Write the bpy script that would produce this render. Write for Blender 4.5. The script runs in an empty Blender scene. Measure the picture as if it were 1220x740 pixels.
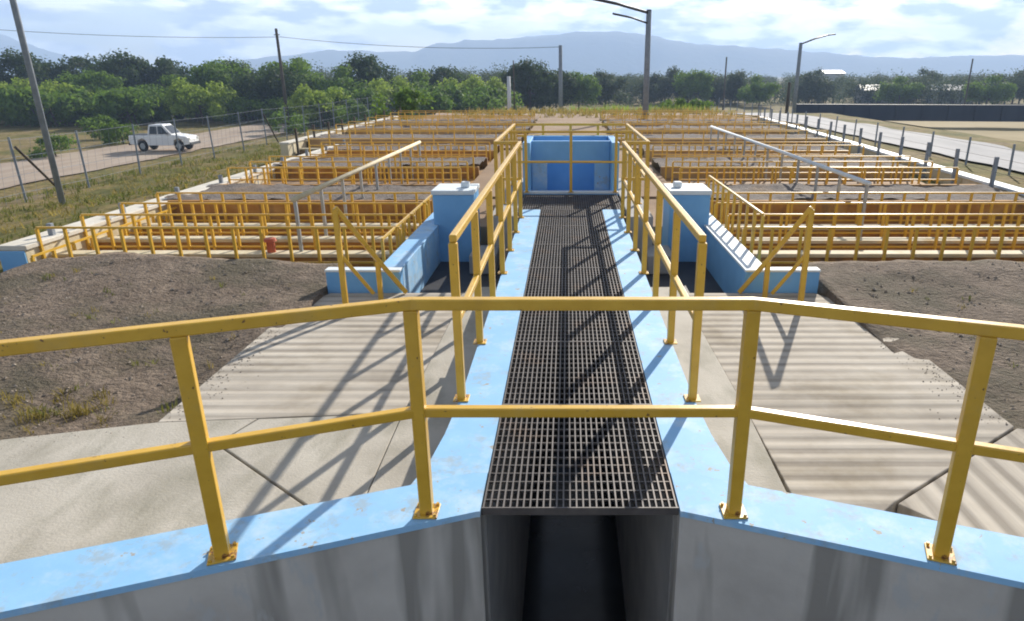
import bpy, bmesh, math, random
from mathutils import Vector, Matrix, noise as mnoise
R = math.radians
SC = bpy.context.scene
COL = SC.collection
random.seed(7)

# ------------------------------------------------------------------ camera
cam_d = bpy.data.cameras.new('camera')
cam = bpy.data.objects.new('camera', cam_d)
COL.objects.link(cam)
cam.location = (-.057, 0, 1.835)
cam.rotation_euler = (R(90 - 19.15), 0, 0)
cam_d.sensor_width = 36.0
cam_d.lens = 809 / 1220 * 36.0
cam_d.shift_x = -66 / 1220
cam_d.clip_start = .05
cam_d.clip_end = 12000
SC.camera = cam

# ------------------------------------------------------------------ world, sun, exposure
SUN = Vector((.79, 1.86, 1.0)).normalized()
SUN_EL = math.asin(SUN.z)
SUN_AZ = math.atan2(SUN.x, SUN.y)
W = bpy.data.worlds.new('World')
SC.world = W
W.use_nodes = True
nt = W.node_tree
nt.nodes.clear()


def N(tree, typ, **kw):
    n = tree.nodes.new(typ)
    for k, v in kw.items():
        setattr(n, k, v)
    return n


wo = N(nt, 'ShaderNodeOutputWorld')
bg = N(nt, 'ShaderNodeBackground')
bg.inputs['Strength'].default_value = .1
sky = N(nt, 'ShaderNodeTexSky', sky_type='NISHITA', sun_disc=False)
sky.sun_elevation = SUN_EL
sky.sun_rotation = SUN_AZ
sky.air_density = 1.0
sky.dust_density = .6
sky.ozone_density = 1.5
tc = N(nt, 'ShaderNodeTexCoord')
mp = N(nt, 'ShaderNodeMapping')
mp.inputs['Scale'].default_value = (4.2, 4.2, 14)
mp.inputs['Location'].default_value = (4.3, 1.7, .35)
nz = N(nt, 'ShaderNodeTexNoise')
nz.inputs['Scale'].default_value = 1.7
nz.inputs['Detail'].default_value = 7
nz.inputs['Roughness'].default_value = .58
nz.inputs['Distortion'].default_value = .35
cr = N(nt, 'ShaderNodeValToRGB')
cr.color_ramp.elements[0].position = .42
cr.color_ramp.elements[0].color = (.12, .12, .12, 1)
cr.color_ramp.elements[1].position = .52
nz2 = N(nt, 'ShaderNodeTexNoise')
nz2.inputs['Scale'].default_value = 3.1
nz2.inputs['Detail'].default_value = 6
cr2 = N(nt, 'ShaderNodeValToRGB')
cr2.color_ramp.elements[0].position = .42
cr2.color_ramp.elements[0].color = (3.3, 4.0, 5.2, 1)
cr2.color_ramp.elements[1].position = .56
cr2.color_ramp.elements[1].color = (9.2, 9.4, 9.7, 1)
dot = N(nt, 'ShaderNodeVectorMath', operation='DOT_PRODUCT')
dot.inputs[1].default_value = SUN
mr = N(nt, 'ShaderNodeMapRange')
mr.inputs['From Min'].default_value = .2
mr.inputs['From Max'].default_value = 1.0
mr.inputs['To Min'].default_value = .80
mr.inputs['To Max'].default_value = 1.75
mul = N(nt, 'ShaderNodeMixRGB', blend_type='MULTIPLY')
mul.inputs[0].default_value = 1
mix = N(nt, 'ShaderNodeMixRGB')
sepz = N(nt, 'ShaderNodeSeparateXYZ')
mz = N(nt, 'ShaderNodeMapRange')
mz.inputs['From Min'].default_value = .10
mz.inputs['From Max'].default_value = .55
mz.inputs['To Min'].default_value = 1.0
mz.inputs['To Max'].default_value = .32
mulz = N(nt, 'ShaderNodeMixRGB', blend_type='MULTIPLY')
mulz.inputs[0].default_value = 1
lk = nt.links.new
lk(tc.outputs['Generated'], mp.inputs['Vector'])
lk(mp.outputs['Vector'], nz.inputs['Vector'])
lk(mp.outputs['Vector'], nz2.inputs['Vector'])
lk(nz.outputs['Fac'], cr.inputs['Fac'])
lk(nz2.outputs['Fac'], cr2.inputs['Fac'])
lk(tc.outputs['Generated'], dot.inputs[0])
lk(dot.outputs['Value'], mr.inputs['Value'])
lk(cr2.outputs['Color'], mul.inputs[1])
lk(mr.outputs['Result'], mul.inputs[2])
lk(cr.outputs['Color'], mix.inputs[0])
lk(sky.outputs['Color'], mix.inputs[1])
lk(tc.outputs['Generated'], sepz.inputs[0])
lk(sepz.outputs['Z'], mz.inputs['Value'])
lk(mul.outputs['Color'], mulz.inputs[1])
lk(mz.outputs['Result'], mulz.inputs[2])
lk(mulz.outputs['Color'], mix.inputs[2])
lk(mix.outputs['Color'], bg.inputs['Color'])
lk(bg.outputs['Background'], wo.inputs['Surface'])

sun_d = bpy.data.lights.new('sun', 'SUN')
sun_d.energy = 5.0
sun_d.angle = R(.6)
sun_d.color = (1.0, .93, .82)
sun_o = bpy.data.objects.new('sun', sun_d)
COL.objects.link(sun_o)
sun_o.rotation_euler = SUN.to_track_quat('Z', 'Y').to_euler()
sun_o.location = (8, 18, 12)

vs = SC.view_settings
vs.view_transform = 'Standard'
vs.look = 'None'
vs.gamma = 1
vs.use_curve_mapping = False
vs.exposure = .72
cy = SC.cycles
cy.use_denoising = True
cy.max_bounces = 6
cy.volume_bounces = 1
cy.filter_width = 1.9


# ------------------------------------------------------------------ materials
def new_mat(name):
    m = bpy.data.materials.new(name)
    m.use_nodes = True
    t = m.node_tree
    return m, t, t.nodes['Principled BSDF']


def ramp(t, fac, stops):
    c = N(t, 'ShaderNodeValToRGB')
    e = c.color_ramp.elements
    while len(e) < len(stops):
        e.new(.5)
    for k, (p, col) in enumerate(stops):
        e[k].position = p
        e[k].color = (*col, 1)
    t.links.new(fac, c.inputs['Fac'])
    return c.outputs['Color']


def tex_noise(t, scale=(1, 1, 1), sc=5, detail=6, rough=.6, dist=0, coord='Object'):
    a = N(t, 'ShaderNodeTexCoord')
    b = N(t, 'ShaderNodeMapping')
    b.inputs['Scale'].default_value = scale
    n = N(t, 'ShaderNodeTexNoise')
    n.inputs['Scale'].default_value = sc
    n.inputs['Detail'].default_value = detail
    n.inputs['Roughness'].default_value = rough
    n.inputs['Distortion'].default_value = dist
    t.links.new(a.outputs[coord], b.inputs['Vector'])
    t.links.new(b.outputs['Vector'], n.inputs['Vector'])
    return n.outputs['Fac']


def add_bump(t, p, fac, strength=.3, dist=.02):
    b = N(t, 'ShaderNodeBump')
    b.inputs['Strength'].default_value = strength
    b.inputs['Distance'].default_value = dist
    t.links.new(fac, b.inputs['Height'])
    t.links.new(b.outputs['Normal'], p.inputs['Normal'])


def lerp3(a, b, f):
    return tuple(a[k] * (1 - f) + b[k] * f for k in range(3))


def mixc(t, fac, a, b, mode='MIX'):
    m = N(t, 'ShaderNodeMixRGB', blend_type=mode)
    for k, v in ((0, fac), (1, a), (2, b)):
        if isinstance(v, (int, float)):
            m.inputs[k].default_value = v
        elif isinstance(v, tuple):
            m.inputs[k].default_value = (*v, 1)
        else:
            t.links.new(v, m.inputs[k])
    return m.outputs[0]


def surf(name, stops, sc=4, scale=(1, 1, 1), rough=.8, bump=.0, bsc=40, bscale=(1, 1, 1), bdist=.02, spec=.3, detail=6, metallic=0, second=None):
    m, t, p = new_mat(name)
    f = tex_noise(t, scale, sc, detail)
    c = ramp(t, f, stops)
    if second:      # (noise scale, map scale, colour, lo, hi)
        f2 = tex_noise(t, second[1], second[0], 5)
        g = ramp(t, f2, [(second[3], (0, 0, 0)), (second[4], (1, 1, 1))])
        c = mixc(t, g, c, second[2])
    t.links.new(c, p.inputs['Base Color'])
    p.inputs['Roughness'].default_value = rough
    p.inputs['Specular IOR Level'].default_value = spec
    p.inputs['Metallic'].default_value = metallic
    if bump:
        add_bump(t, p, tex_noise(t, bscale, bsc, 5), bump, bdist)
    return m


M = {}
def yellow_material():
    m, t, p = new_mat('yellow_paint')
    c = ramp(t, tex_noise(t, (1, 1, 1), 7, 6), [(.3, (.60, .345, .03)), (.7, (.72, .44, .05))])
    dirt = ramp(t, tex_noise(t, (1, 1, 1), 3.2, 7, .7), [(.52, (0, 0, 0)), (.72, (.6, .6, .6))])
    c = mixc(t, dirt, c, (.50, .34, .11))
    chip = ramp(t, tex_noise(t, (1, 1, 1), 34, 5, .6), [(.66, (0, 0, 0)), (.70, (1, 1, 1))])
    c = mixc(t, chip, c, (.17, .085, .035))
    tc_ = N(t, 'ShaderNodeTexCoord')
    sx = N(t, 'ShaderNodeSeparateXYZ')
    t.links.new(tc_.outputs['Object'], sx.inputs[0])
    foot = N(t, 'ShaderNodeMapRange')
    foot.inputs['From Min'].default_value = .0
    foot.inputs['From Max'].default_value = .13
    foot.inputs['To Min'].default_value = .20
    foot.inputs['To Max'].default_value = 0
    t.links.new(sx.outputs['Z'], foot.inputs['Value'])
    ad = N(t, 'ShaderNodeMath', operation='ADD')
    t.links.new(foot.outputs['Result'], ad.inputs[0])
    t.links.new(tex_noise(t, (1, 1, 1), 22, 6, .65), ad.inputs[1])
    rust = ramp(t, ad.outputs[0], [(.72, (0, 0, 0)), (.80, (1, 1, 1))])
    c = mixc(t, rust, c, (.20, .085, .03))
    t.links.new(c, p.inputs['Base Color'])
    p.inputs['Roughness'].default_value = .36
    p.inputs['Specular IOR Level'].default_value = .5
    add_bump(t, p, tex_noise(t, (1, 1, 1), 18, 4), .12, .008)
    return m


def blue_material():
    m, t, p = new_mat('light_blue_paint')
    c = ramp(t, tex_noise(t, (1, 1, 1), 1.6, 7, .65), [(.3, (.23, .47, .76)), (.7, (.31, .56, .83))])
    fade = ramp(t, tex_noise(t, (1, 1, 1), 3.5, 6, .7), [(.50, (0, 0, 0)), (.68, (.7, .7, .7))])
    c = mixc(t, fade, c, (.50, .64, .76))
    dirt = ramp(t, tex_noise(t, (1, 1, 1), 5.5, 8, .75), [(.53, (0, 0, 0)), (.64, (.6, .6, .6))])
    c = mixc(t, dirt, c, (.33, .38, .40))
    chip = ramp(t, tex_noise(t, (1, 1, 1), 13, 6, .65), [(.645, (0, 0, 0)), (.66, (1, 1, 1))])
    c = mixc(t, chip, c, (.36, .345, .31))
    t.links.new(c, p.inputs['Base Color'])
    p.inputs['Roughness'].default_value = .65
    p.inputs['Specular IOR Level'].default_value = .22
    add_bump(t, p, tex_noise(t, (1, 1, 1), 9, 9, .7), .10, .01)
    return m


M['yellow'] = yellow_material()
M['yellow_dull'] = surf('weathered_yellow_paint', [(.3, (.46, .27, .035)), (.7, (.62, .38, .06))], 6, rough=.5, spec=.4)
M['blue'] = blue_material()
M['blue_shaded'] = surf('shaded_blue_paint', [(.3, (.15, .37, .68)), (.7, (.20, .46, .78))], 2.5, rough=.55, bump=.1, bsc=25,
                      second=(5, (1, 1, .4), (.30, .42, .55), .62, .85))  # darker copy of the light blue paint, shade put into the colour
M['white_paint'] = surf('pale_blue_white_paint', [(.3, (.62, .70, .76)), (.7, (.74, .78, .80))], 5, rough=.6)
M['cream'] = surf('cream_concrete', [(.3, (.52, .44, .28)), (.7, (.68, .60, .44))], 4, rough=.8, bump=.2, bsc=30,
                  second=(3, (1, 1, 1), (.42, .28, .10), .58, .75))
M['concrete'] = surf('pale_concrete', [(.25, (.35, .32, .27)), (.5, (.45, .415, .355)), (.8, (.52, .485, .42))], 2.2, rough=.85, bump=.25, bsc=60,
                     second=(1.7, (1.6, .7, 1), (.29, .27, .215), .47, .68))
M['concrete_grey'] = surf('grey_concrete', [(.3, (.28, .28, .28)), (.7, (.40, .39, .38))], 3, rough=.85, bump=.25, bsc=40)
M['galv'] = surf('galvanised_steel', [(.3, (.30, .32, .33)), (.7, (.42, .44, .45))], 5, rough=.5, metallic=.5)
M['post_grey'] = surf('weathered_post_concrete', [(.3, (.19, .215, .25)), (.7, (.28, .31, .35))], 5, rough=.85)
M['pole_white'] = surf('whitewashed_pole', [(.3, (.55, .57, .58)), (.7, (.68, .69, .70))], 3, rough=.7)
M['steel_dark'] = surf('grating_steel', [(.3, (.075, .068, .068)), (.7, (.15, .135, .13))], 7, rough=.55, metallic=.35, spec=.5,
                       second=(3, (1, 1, 1), (.17, .11, .075), .55, .75))
M['dark_metal'] = surf('dark_metal', [(.3, (.03, .03, .035)), (.7, (.055, .055, .06))], 5, rough=.5)
M['wood_dark'] = surf('dark_timber', [(.3, (.06, .05, .04)), (.7, (.11, .09, .07))], 4, scale=(1, 1, .2), rough=.9)
M['rust'] = surf('rust_stained_concrete', [(.25, (.25, .115, .028)), (.5, (.40, .205, .055)), (.8, (.50, .33, .13))], 1.6, scale=(1, 1, 2.4), rough=.85, bump=.25, bsc=18,
                 second=(2.6, (1, 1, .5), (.16, .105, .06), .50, .68))
M['rust_floor'] = surf('rust_stained_floor', [(.25, (.30, .12, .025)), (.5, (.44, .20, .04)), (.8, (.56, .33, .12))], 1.1, rough=.8, bump=.3, bsc=12)
M['sludge'] = surf('drying_rust_sludge', [(.28, (.15, .105, .075)), (.45, (.25, .155, .085)), (.55, (.40, .215, .07)), (.72, (.47, .29, .12))], .55, scale=(.5, 1, 1), rough=.85, bump=.4, bsc=12,
                   second=(.9, (.6, 1, 1), (.24, .20, .165), .52, .68))
M['rust_hazed'] = surf('haze_dulled_ochre_stain', [(.25, (.26, .17, .09)), (.5, (.38, .26, .13)), (.8, (.48, .37, .22))], 1.6, rough=.85, bump=.25, bsc=18)  # ochre rust stain, with haze painted in as a duller, paler tone
M['bed'] = surf('filter_gravel', [(.25, (.10, .085, .075)), (.5, (.17, .145, .13)), (.8, (.26, .22, .19))], 9, rough=.95, bump=.8, bsc=26, bdist=.05,
                second=(1.2, (1, 1, 1), (.24, .16, .09), .55, .8))
M['soil'] = surf('dry_soil', [(.25, (.088, .066, .049)), (.5, (.17, .130, .098)), (.75, (.265, .208, .158))], 7.5, rough=.97, bump=.9, bsc=22, bdist=.05,
                 second=(1.1, (1, 1, 1), (.105, .088, .060), .46, .62), detail=10)
M['clod'] = surf('stones', [(.3, (.22, .18, .145)), (.7, (.38, .32, .26))], 9, rough=.95)
M['water'] = surf('dark_water', [(.3, (.010, .012, .014)), (.7, (.018, .02, .022))], 3, rough=.12, bump=.05, bsc=9)
M['glass'] = surf('dark_glass', [(.3, (.012, .015, .02)), (.7, (.02, .025, .03))], 2, rough=.08, spec=.6)
M['car_white'] = surf('white_car_paint', [(.3, (.74, .75, .76)), (.7, (.80, .80, .80))], 2, rough=.25, spec=.5)
M['tyre'] = surf('tyre_rubber', [(.3, (.018, .018, .018)), (.7, (.03, .03, .03))], 8, rough=.85)
M['lamp'] = surf('lamp_lens', [(.3, (.55, .55, .52)), (.7, (.65, .65, .62))], 3, rough=.2)
M['red_lens'] = surf('red_lens', [(.3, (.42, .03, .02)), (.7, (.50, .04, .03))], 3, rough=.3)
M['red_paint'] = surf('faded_red_paint', [(.3, (.42, .09, .045)), (.7, (.52, .14, .07))], 6, rough=.6)
M['roof_grey'] = surf('zinc_roof', [(.3, (.26, .28, .30)), (.7, (.36, .37, .38))], 2, scale=(6, 1, 1), rough=.5)
M['roof_red'] = surf('brown_roof', [(.3, (.16, .07, .055)), (.7, (.22, .10, .08))], 2, rough=.8)
M['house_wall'] = surf('plastered_wall', [(.3, (.34, .33, .32)), (.7, (.46, .45, .43))], 1.5, rough=.9)
M['liner'] = surf('dark_blue_wall', [(.3, (.032, .045, .075)), (.7, (.05, .066, .10))], .8, scale=(1, 1, .3), rough=.6)
M['bark'] = surf('bark', [(.3, (.07, .055, .04)), (.7, (.13, .10, .075))], 4, scale=(1, 1, .2), rough=.95, bump=.5, bsc=12)


M['wall_top'] = surf('sun_bleached_coping', [(.3, (.58, .54, .46)), (.7, (.70, .66, .58))], 3, rough=.85, bump=.2, bsc=30)


def ribbed(name, along_x=True):
    """broom-raked concrete: straight fine ribs in uneven bands"""
    m, t, p = new_mat(name)
    tc_ = N(t, 'ShaderNodeTexCoord')
    wv = N(t, 'ShaderNodeTexWave', wave_type='BANDS', bands_direction='Y' if along_x else 'X', wave_profile='SIN')
    wv.inputs['Scale'].default_value = 2.1
    wv.inputs['Distortion'].default_value = .5
    wv.inputs['Detail'].default_value = 2
    wv.inputs['Detail Scale'].default_value = .7
    t.links.new(tc_.outputs['Object'], wv.inputs['Vector'])
    fine = tex_noise(t, (.10, 11, 1) if along_x else (11, .10, 1), 1.5, 4, .6)
    patch = tex_noise(t, (.5, 1.4, 1) if along_x else (1.4, .5, 1), 1.1, 5)
    sp = tex_noise(t, (1, 1, 1), 1.6, 8, .65)
    c = ramp(t, sp, [(.25, (.34, .30, .25)), (.5, (.44, .395, .335)), (.8, (.52, .475, .41))])
    g = ramp(t, wv.outputs['Fac'], [(.12, (.68, .67, .66)), (.5, (.98, .98, .98)), (.9, (1.12, 1.12, 1.11))])
    g2 = ramp(t, fine, [(.35, (.82, .82, .82)), (.5, (1, 1, 1)), (.65, (1.08, 1.08, 1.08))])
    pm = ramp(t, patch, [(.40, (.2, .2, .2)), (.60, (1, 1, 1))])
    c = mixc(t, pm, c, mixc(t, 1.0, c, g, 'MULTIPLY'))
    c = mixc(t, 1.0, c, g2, 'MULTIPLY')
    st = ramp(t, tex_noise(t, (1, 1, 1), .9, 7, .7), [(.50, (1, 1, 1)), (.66, (.76, .73, .67))])
    c = mixc(t, 1.0, c, st, 'MULTIPLY')
    t.links.new(c, p.inputs['Base Color'])
    p.inputs['Roughness'].default_value = .9
    p.inputs['Specular IOR Level'].default_value = .25
    ad = N(t, 'ShaderNodeMath', operation='ADD')
    t.links.new(wv.outputs['Fac'], ad.inputs[0])
    t.links.new(fine, ad.inputs[1])
    add_bump(t, p, ad.outputs[0], .28, .015)
    return m


M['ribbed_x'] = ribbed('raked_concrete_across', True)
M['ribbed_y'] = ribbed('raked_concrete_along', False)


def tank_material():
    m, t, p = new_mat('stained_tank_concrete')
    f = tex_noise(t, (1, 1, 1), 2.2, 7)
    c = ramp(t, f, [(.25, (.42, .40, .375)), (.5, (.53, .51, .48)), (.8, (.62, .60, .565))])
    f2 = tex_noise(t, (1, 1, .10), 2.3, 4, .55, .25)
    g = ramp(t, f2, [(.49, (0, 0, 0)), (.55, (1, 1, 1))])
    c = mixc(t, g, c, (.29, .28, .26))
    f3 = tex_noise(t, (1, 1, .35), 7, 4)
    g3 = ramp(t, f3, [(.62, (0, 0, 0)), (.68, (1, 1, 1))])
    c = mixc(t, g3, c, (.47, .48, .48))
    t.links.new(c, p.inputs['Base Color'])
    p.inputs['Roughness'].default_value = .8
    add_bump(t, p, tex_noise(t, (1, 1, 1), 30, 5), .2, .01)
    return m


M['tank'] = tank_material()


def ground_material():
    m, t, p = new_mat('grassy_ground')
    f = tex_noise(t, (1, 1, 1), .35, 9, .65)
    c = ramp(t, f, [(.30, (.085, .095, .02)), (.45, (.165, .145, .04)), (.54, (.24, .18, .07)), (.70, (.27, .21, .13))])
    f2 = tex_noise(t, (1, 1, 1), 3.5, 6)
    g = ramp(t, f2, [(.35, (.55, .55, .55)), (.7, (1.2, 1.2, 1.2))])
    c = mixc(t, 1.0, c, g, 'MULTIPLY')
    t.links.new(c, p.inputs['Base Color'])
    p.inputs['Roughness'].default_value = .97
    p.inputs['Specular IOR Level'].default_value = .15
    add_bump(t, p, tex_noise(t, (1, 1, 1), 6, 6), .7, .08)
    return m


M['ground'] = ground_material()
M['dirt_road'] = surf('dirt_track', [(.25, (.27, .20, .15)), (.5, (.34, .27, .21)), (.8, (.42, .35, .28))], .5, scale=(2, .3, 1), rough=.97, bump=.4, bsc=8)
M['gravel_road'] = surf('pale_gravel_road', [(.25, (.26, .26, .27)), (.5, (.34, .335, .34)), (.8, (.41, .40, .40))], .7, scale=(2, .4, 1), rough=.9, bump=.3, bsc=9)
M['dry_field'] = surf('dry_field_grass', [(.25, (.21, .165, .075)), (.5, (.29, .225, .11)), (.8, (.34, .27, .15))], .12, rough=.97, bump=.4, bsc=3)
M['yard'] = surf('yard_soil', [(.25, (.17, .11, .07)), (.5, (.27, .18, .11)), (.8, (.34, .25, .17))], .5, rough=.97, bump=.5, bsc=6)
M['hill'] = surf('hill_scrub', [(.3, (.045, .060, .040)), (.7, (.10, .10, .07))], .012, rough=1.0, bump=.6, bsc=.05, bdist=12)


def leaf_mat(name, a, b):
    m, t, p = new_mat(name)
    f = tex_noise(t, (1, 1, 1), .55, 4)
    g = tex_noise(t, (1, 1, 1), 5, 2)
    c = ramp(t, f, [(.35, a), (.65, b)])
    c = mixc(t, .35, c, ramp(t, g, [(.3, tuple(v * .5 for v in a)), (.7, tuple(min(1, v * 1.5) for v in b))]))
    t.links.new(c, p.inputs['Base Color'])
    p.inputs['Roughness'].default_value = .7
    p.inputs['Specular IOR Level'].default_value = .2
    out = t.nodes['Material Output']
    tr = N(t, 'ShaderNodeBsdfTranslucent')
    t.links.new(c, tr.inputs['Color'])
    ms = N(t, 'ShaderNodeMixShader')
    ms.inputs[0].default_value = .48
    t.links.new(p.outputs[0], ms.inputs[1])
    t.links.new(tr.outputs[0], ms.inputs[2])
    t.links.new(ms.outputs[0], out.inputs['Surface'])
    return m


M['leaf_dark'] = leaf_mat('dark_leaves', (.030, .055, .016), (.060, .095, .028))
M['leaf_mid'] = leaf_mat('green_leaves', (.075, .145, .018), (.16, .25, .035))
M['leaf_light'] = leaf_mat('light_leaves', (.18, .28, .032), (.32, .40, .065))
M['leaf_far'] = leaf_mat('dusty_leaves', (.040, .065, .035), (.085, .11, .055))
M['grass_dry'] = leaf_mat('dry_grass_blades', (.20, .16, .035), (.34, .27, .08))
M['grass_green'] = leaf_mat('green_grass_blades', (.09, .12, .02), (.20, .20, .045))

# ------------------------------------------------------------------ mesh helpers
ORI = {}


class MB:
    def __init__(s):
        s.v, s.f = [], []

    def quad(s, *p):
        n = len(s.v)
        s.v += [tuple(q) for q in p]
        s.f.append(tuple(range(n, n + len(p))))

    def box(s, x0, x1, y0, y1, z0, z1):
        n = len(s.v)
        s.v += [(x0, y0, z0), (x1, y0, z0), (x1, y1, z0), (x0, y1, z0), (x0, y0, z1), (x1, y0, z1), (x1, y1, z1), (x0, y1, z1)]
        s.f += [tuple(n + i for i in q) for q in ((3, 2, 1, 0), (4, 5, 6, 7), (0, 1, 5, 4), (1, 2, 6, 5), (2, 3, 7, 6), (3, 0, 4, 7))]
        return s

    def prism(s, poly, z0, z1):
        n, k = len(s.v), len(poly)
        s.v += [(x, y, z0) for x, y in poly] + [(x, y, z1) for x, y in poly]
        s.f.append(tuple(n + i for i in reversed(range(k))))
        s.f.append(tuple(n + k + i for i in range(k)))
        for i in range(k):
            j = (i + 1) % k
            s.f.append((n + i, n + j, n + k + j, n + k + i))
        return s

    def ring(s, rings, cap=True):
        k = len(rings[0])
        n = len(s.v)
        for r in rings:
            s.v += [tuple(p) for p in r]
        for a in range(len(rings) - 1):
            for i in range(k):
                j = (i + 1) % k
                s.f.append((n + a * k + i, n + a * k + j, n + (a + 1) * k + j, n + (a + 1) * k + i))
        if cap:
            s.f.append(tuple(n + i for i in reversed(range(k))))
            m = n + (len(rings) - 1) * k
            s.f.append(tuple(m + i for i in range(k)))
        return s

    def sweep(s, pts, w, h):
        """a mitred bar of w x h along a polyline"""
        P = [Vector(p) for p in pts]
        rings = []
        for i, p in enumerate(P):
            d0 = (P[i] - P[i - 1]).normalized() if i else None
            d1 = (P[i + 1] - P[i]).normalized() if i + 1 < len(P) else None
            d = (d0 + d1).normalized() if d0 and d1 else (d0 or d1)
            ref = d0 or d1
            up = Vector((0, 0, 1)) if abs(d.z) < .95 else Vector((0, 1, 0))
            side = d.cross(up).normalized()
            u = side.cross(d).normalized()
            c = 1 / max(.4, d.dot(ref))
            a, b = side * (w / 2 * c), u * (h / 2)
            rings.append([p - a - b, p + a - b, p + a + b, p - a + b])
        return s.ring(rings)

    def cyl(s, p, q, r0, r1=None, n=10):
        r1 = r0 if r1 is None else r1
        p, q = Vector(p), Vector(q)
        d = (q - p).normalized()
        a = d.cross(Vector((0, 0, 1)) if abs(d.z) < .9 else Vector((1, 0, 0))).normalized()
        b = d.cross(a)
        rr = []
        for c, r in ((p, r0), (q, r1)):
            rr.append([c + a * (r * math.cos(2 * math.pi * i / n)) + b * (r * math.sin(2 * math.pi * i / n)) for i in range(n)])
        return s.ring(rr)

    def tube(s, pts, r, n=8):
        P = [Vector(p) for p in pts]
        rs = r if isinstance(r, (list, tuple)) else [r] * len(P)
        rings = []
        a = None
        for i, p in enumerate(P):
            d = (P[min(i + 1, len(P) - 1)] - P[max(i - 1, 0)]).normalized()
            if a is None:
                a = d.cross(Vector((0, 0, 1)) if abs(d.z) < .9 else Vector((1, 0, 0))).normalized()
            a = (a - d * a.dot(d)).normalized()
            b = d.cross(a)
            rings.append([p + a * (rs[i] * math.cos(2 * math.pi * k / n)) + b * (rs[i] * math.sin(2 * math.pi * k / n)) for k in range(n)])
        return s.ring(rings)

    def build(s, name, mat, parent=None, bevel=0, smooth=False, seg=2):
        me = bpy.data.meshes.new(name)
        o = ORI.get(parent.name, Vector()) if parent else Vector()
        me.from_pydata([(v[0] - o.x, v[1] - o.y, v[2] - o.z) for v in s.v], [], s.f)
        bm = bmesh.new()
        bm.from_mesh(me)
        bmesh.ops.recalc_face_normals(bm, faces=bm.faces)
        bm.to_mesh(me)
        bm.free()
        me.materials.append(mat)
        if smooth:
            me.shade_smooth()
        ob = bpy.data.objects.new(name, me)
        COL.objects.link(ob)
        if parent:
            ob.parent = parent
            ORI[ob.name] = o
        if bevel:
            b = ob.modifiers.new('bevel', 'BEVEL')
            b.width = bevel
            b.segments = seg
            b.limit_method = 'ANGLE'
        return ob


def tag(o, label=None, cat=None, group=None, kind=None):
    if label:
        o['label'] = label
    if cat:
        o['category'] = cat
    if group:
        o['group'] = group
    if kind:
        o['kind'] = kind
    return o


def thing(name, label, cat, loc=(0, 0, 0), group=None):
    o = bpy.data.objects.new(name, None)
    o.empty_display_size = .2
    o.location = loc
    COL.objects.link(o)
    ORI[o.name] = Vector(loc)
    return tag(o, label, cat, group)


def copy_tree(o, parent=None):
    c = o.copy()
    COL.objects.link(c)
    c.parent = parent
    for ch in list(o.children):
        copy_tree(ch, c)
    return c


def fbm(x, y, s=1.0, seed=0.0):
    return mnoise.fractal(Vector((x * s + seed, y * s - seed, seed)), 1.0, 2.0, 5)


def sstep(a, b, x):
    t = max(0, min(1, (x - a) / (b - a)))
    return t * t * (3 - 2 * t)


# ------------------------------------------------------------------ terrain
def terrain(x, y):
    left = -.2 * sstep(-7.3, -8.2, x) - 1.3 * sstep(-8, -17, x) - 1.8 * sstep(-17, -26, x)
    right = -2.0 * sstep(15, 30, x)
    far = -3.3 * sstep(40, 95, y)
    z = -.5 + min(left, right, far)
    d = math.hypot(x, y)
    z += fbm(x, y, .13, 3) * .10 * sstep(9.5, 14, max(abs(x), y - 28))
    if d > 150:
        z += fbm(x, y, .006, 9) * 1.5 * sstep(150, 600, d)
    return z


def axis(lo, hi, fine_lo, fine_hi, step, grow=1.16):
    out = []
    x = fine_lo
    while x <= fine_hi + 1e-6:
        out.append(x)
        x += step
    s, x = step, fine_hi
    while x < hi:
        s *= grow
        x += s
        out.append(min(x, hi))
    s, x = step, fine_lo
    while x > lo:
        s *= grow
        x -= s
        out.insert(0, max(x, lo))
    return out


def build_ground():
    xs = axis(-2700, 2700, -44, 44, 1.0)
    ys = axis(-300, 3100, -12, 100, 1.0)
    b = MB()
    for y in ys:
        for x in xs:
            z = terrain(x, y)
            # the plant is dug in: the sheet drops under slabs, tank and filter basins
            if -6.5 < x < 6.5 and -8 < y < 8.3:
                z = -3.4
            if -6.6 < x < 7.6 and 8.2 <= y < 36.5:
                z = -2.6
            b.v.append((x, y, z))
    n = len(xs)
    for j in range(len(ys) - 1):
        for i in range(n - 1):
            b.f.append((j * n + i, j * n + i + 1, (j + 1) * n + i + 1, (j + 1) * n + i))
    return tag(b.build('ground', M['ground'], smooth=True), kind='structure')


build_ground()


def sheet(name, mat, xs0, xs1, ys0, ys1, dz, stepx, stepy, fx=None, zf=terrain):
    """a strip of ground that follows the terrain a little above it, with a wandering edge"""
    b = MB()
    nx = max(2, int(abs(xs1 - xs0) / stepx) + 1)
    ny = max(2, int((ys1 - ys0) / stepy) + 1)
    for j in range(ny + 1):
        y = ys0 + (ys1 - ys0) * j / ny
        w = (fx(y) if fx else 0)
        for i in range(nx + 1):
            x = xs0 + (xs1 - xs0) * i / nx + w
            if fx and i in (0, nx):
                x += fbm(y, x, .4, 5) * .35
            b.v.append((x, y, zf(x, y) + dz))
    for j in range(ny):
        for i in range(nx):
            a = j * (nx + 1) + i
            b.f.append((a, a + 1, a + nx + 2, a + nx + 1))
    return tag(b.build(name, mat, smooth=True), kind='structure')


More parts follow.
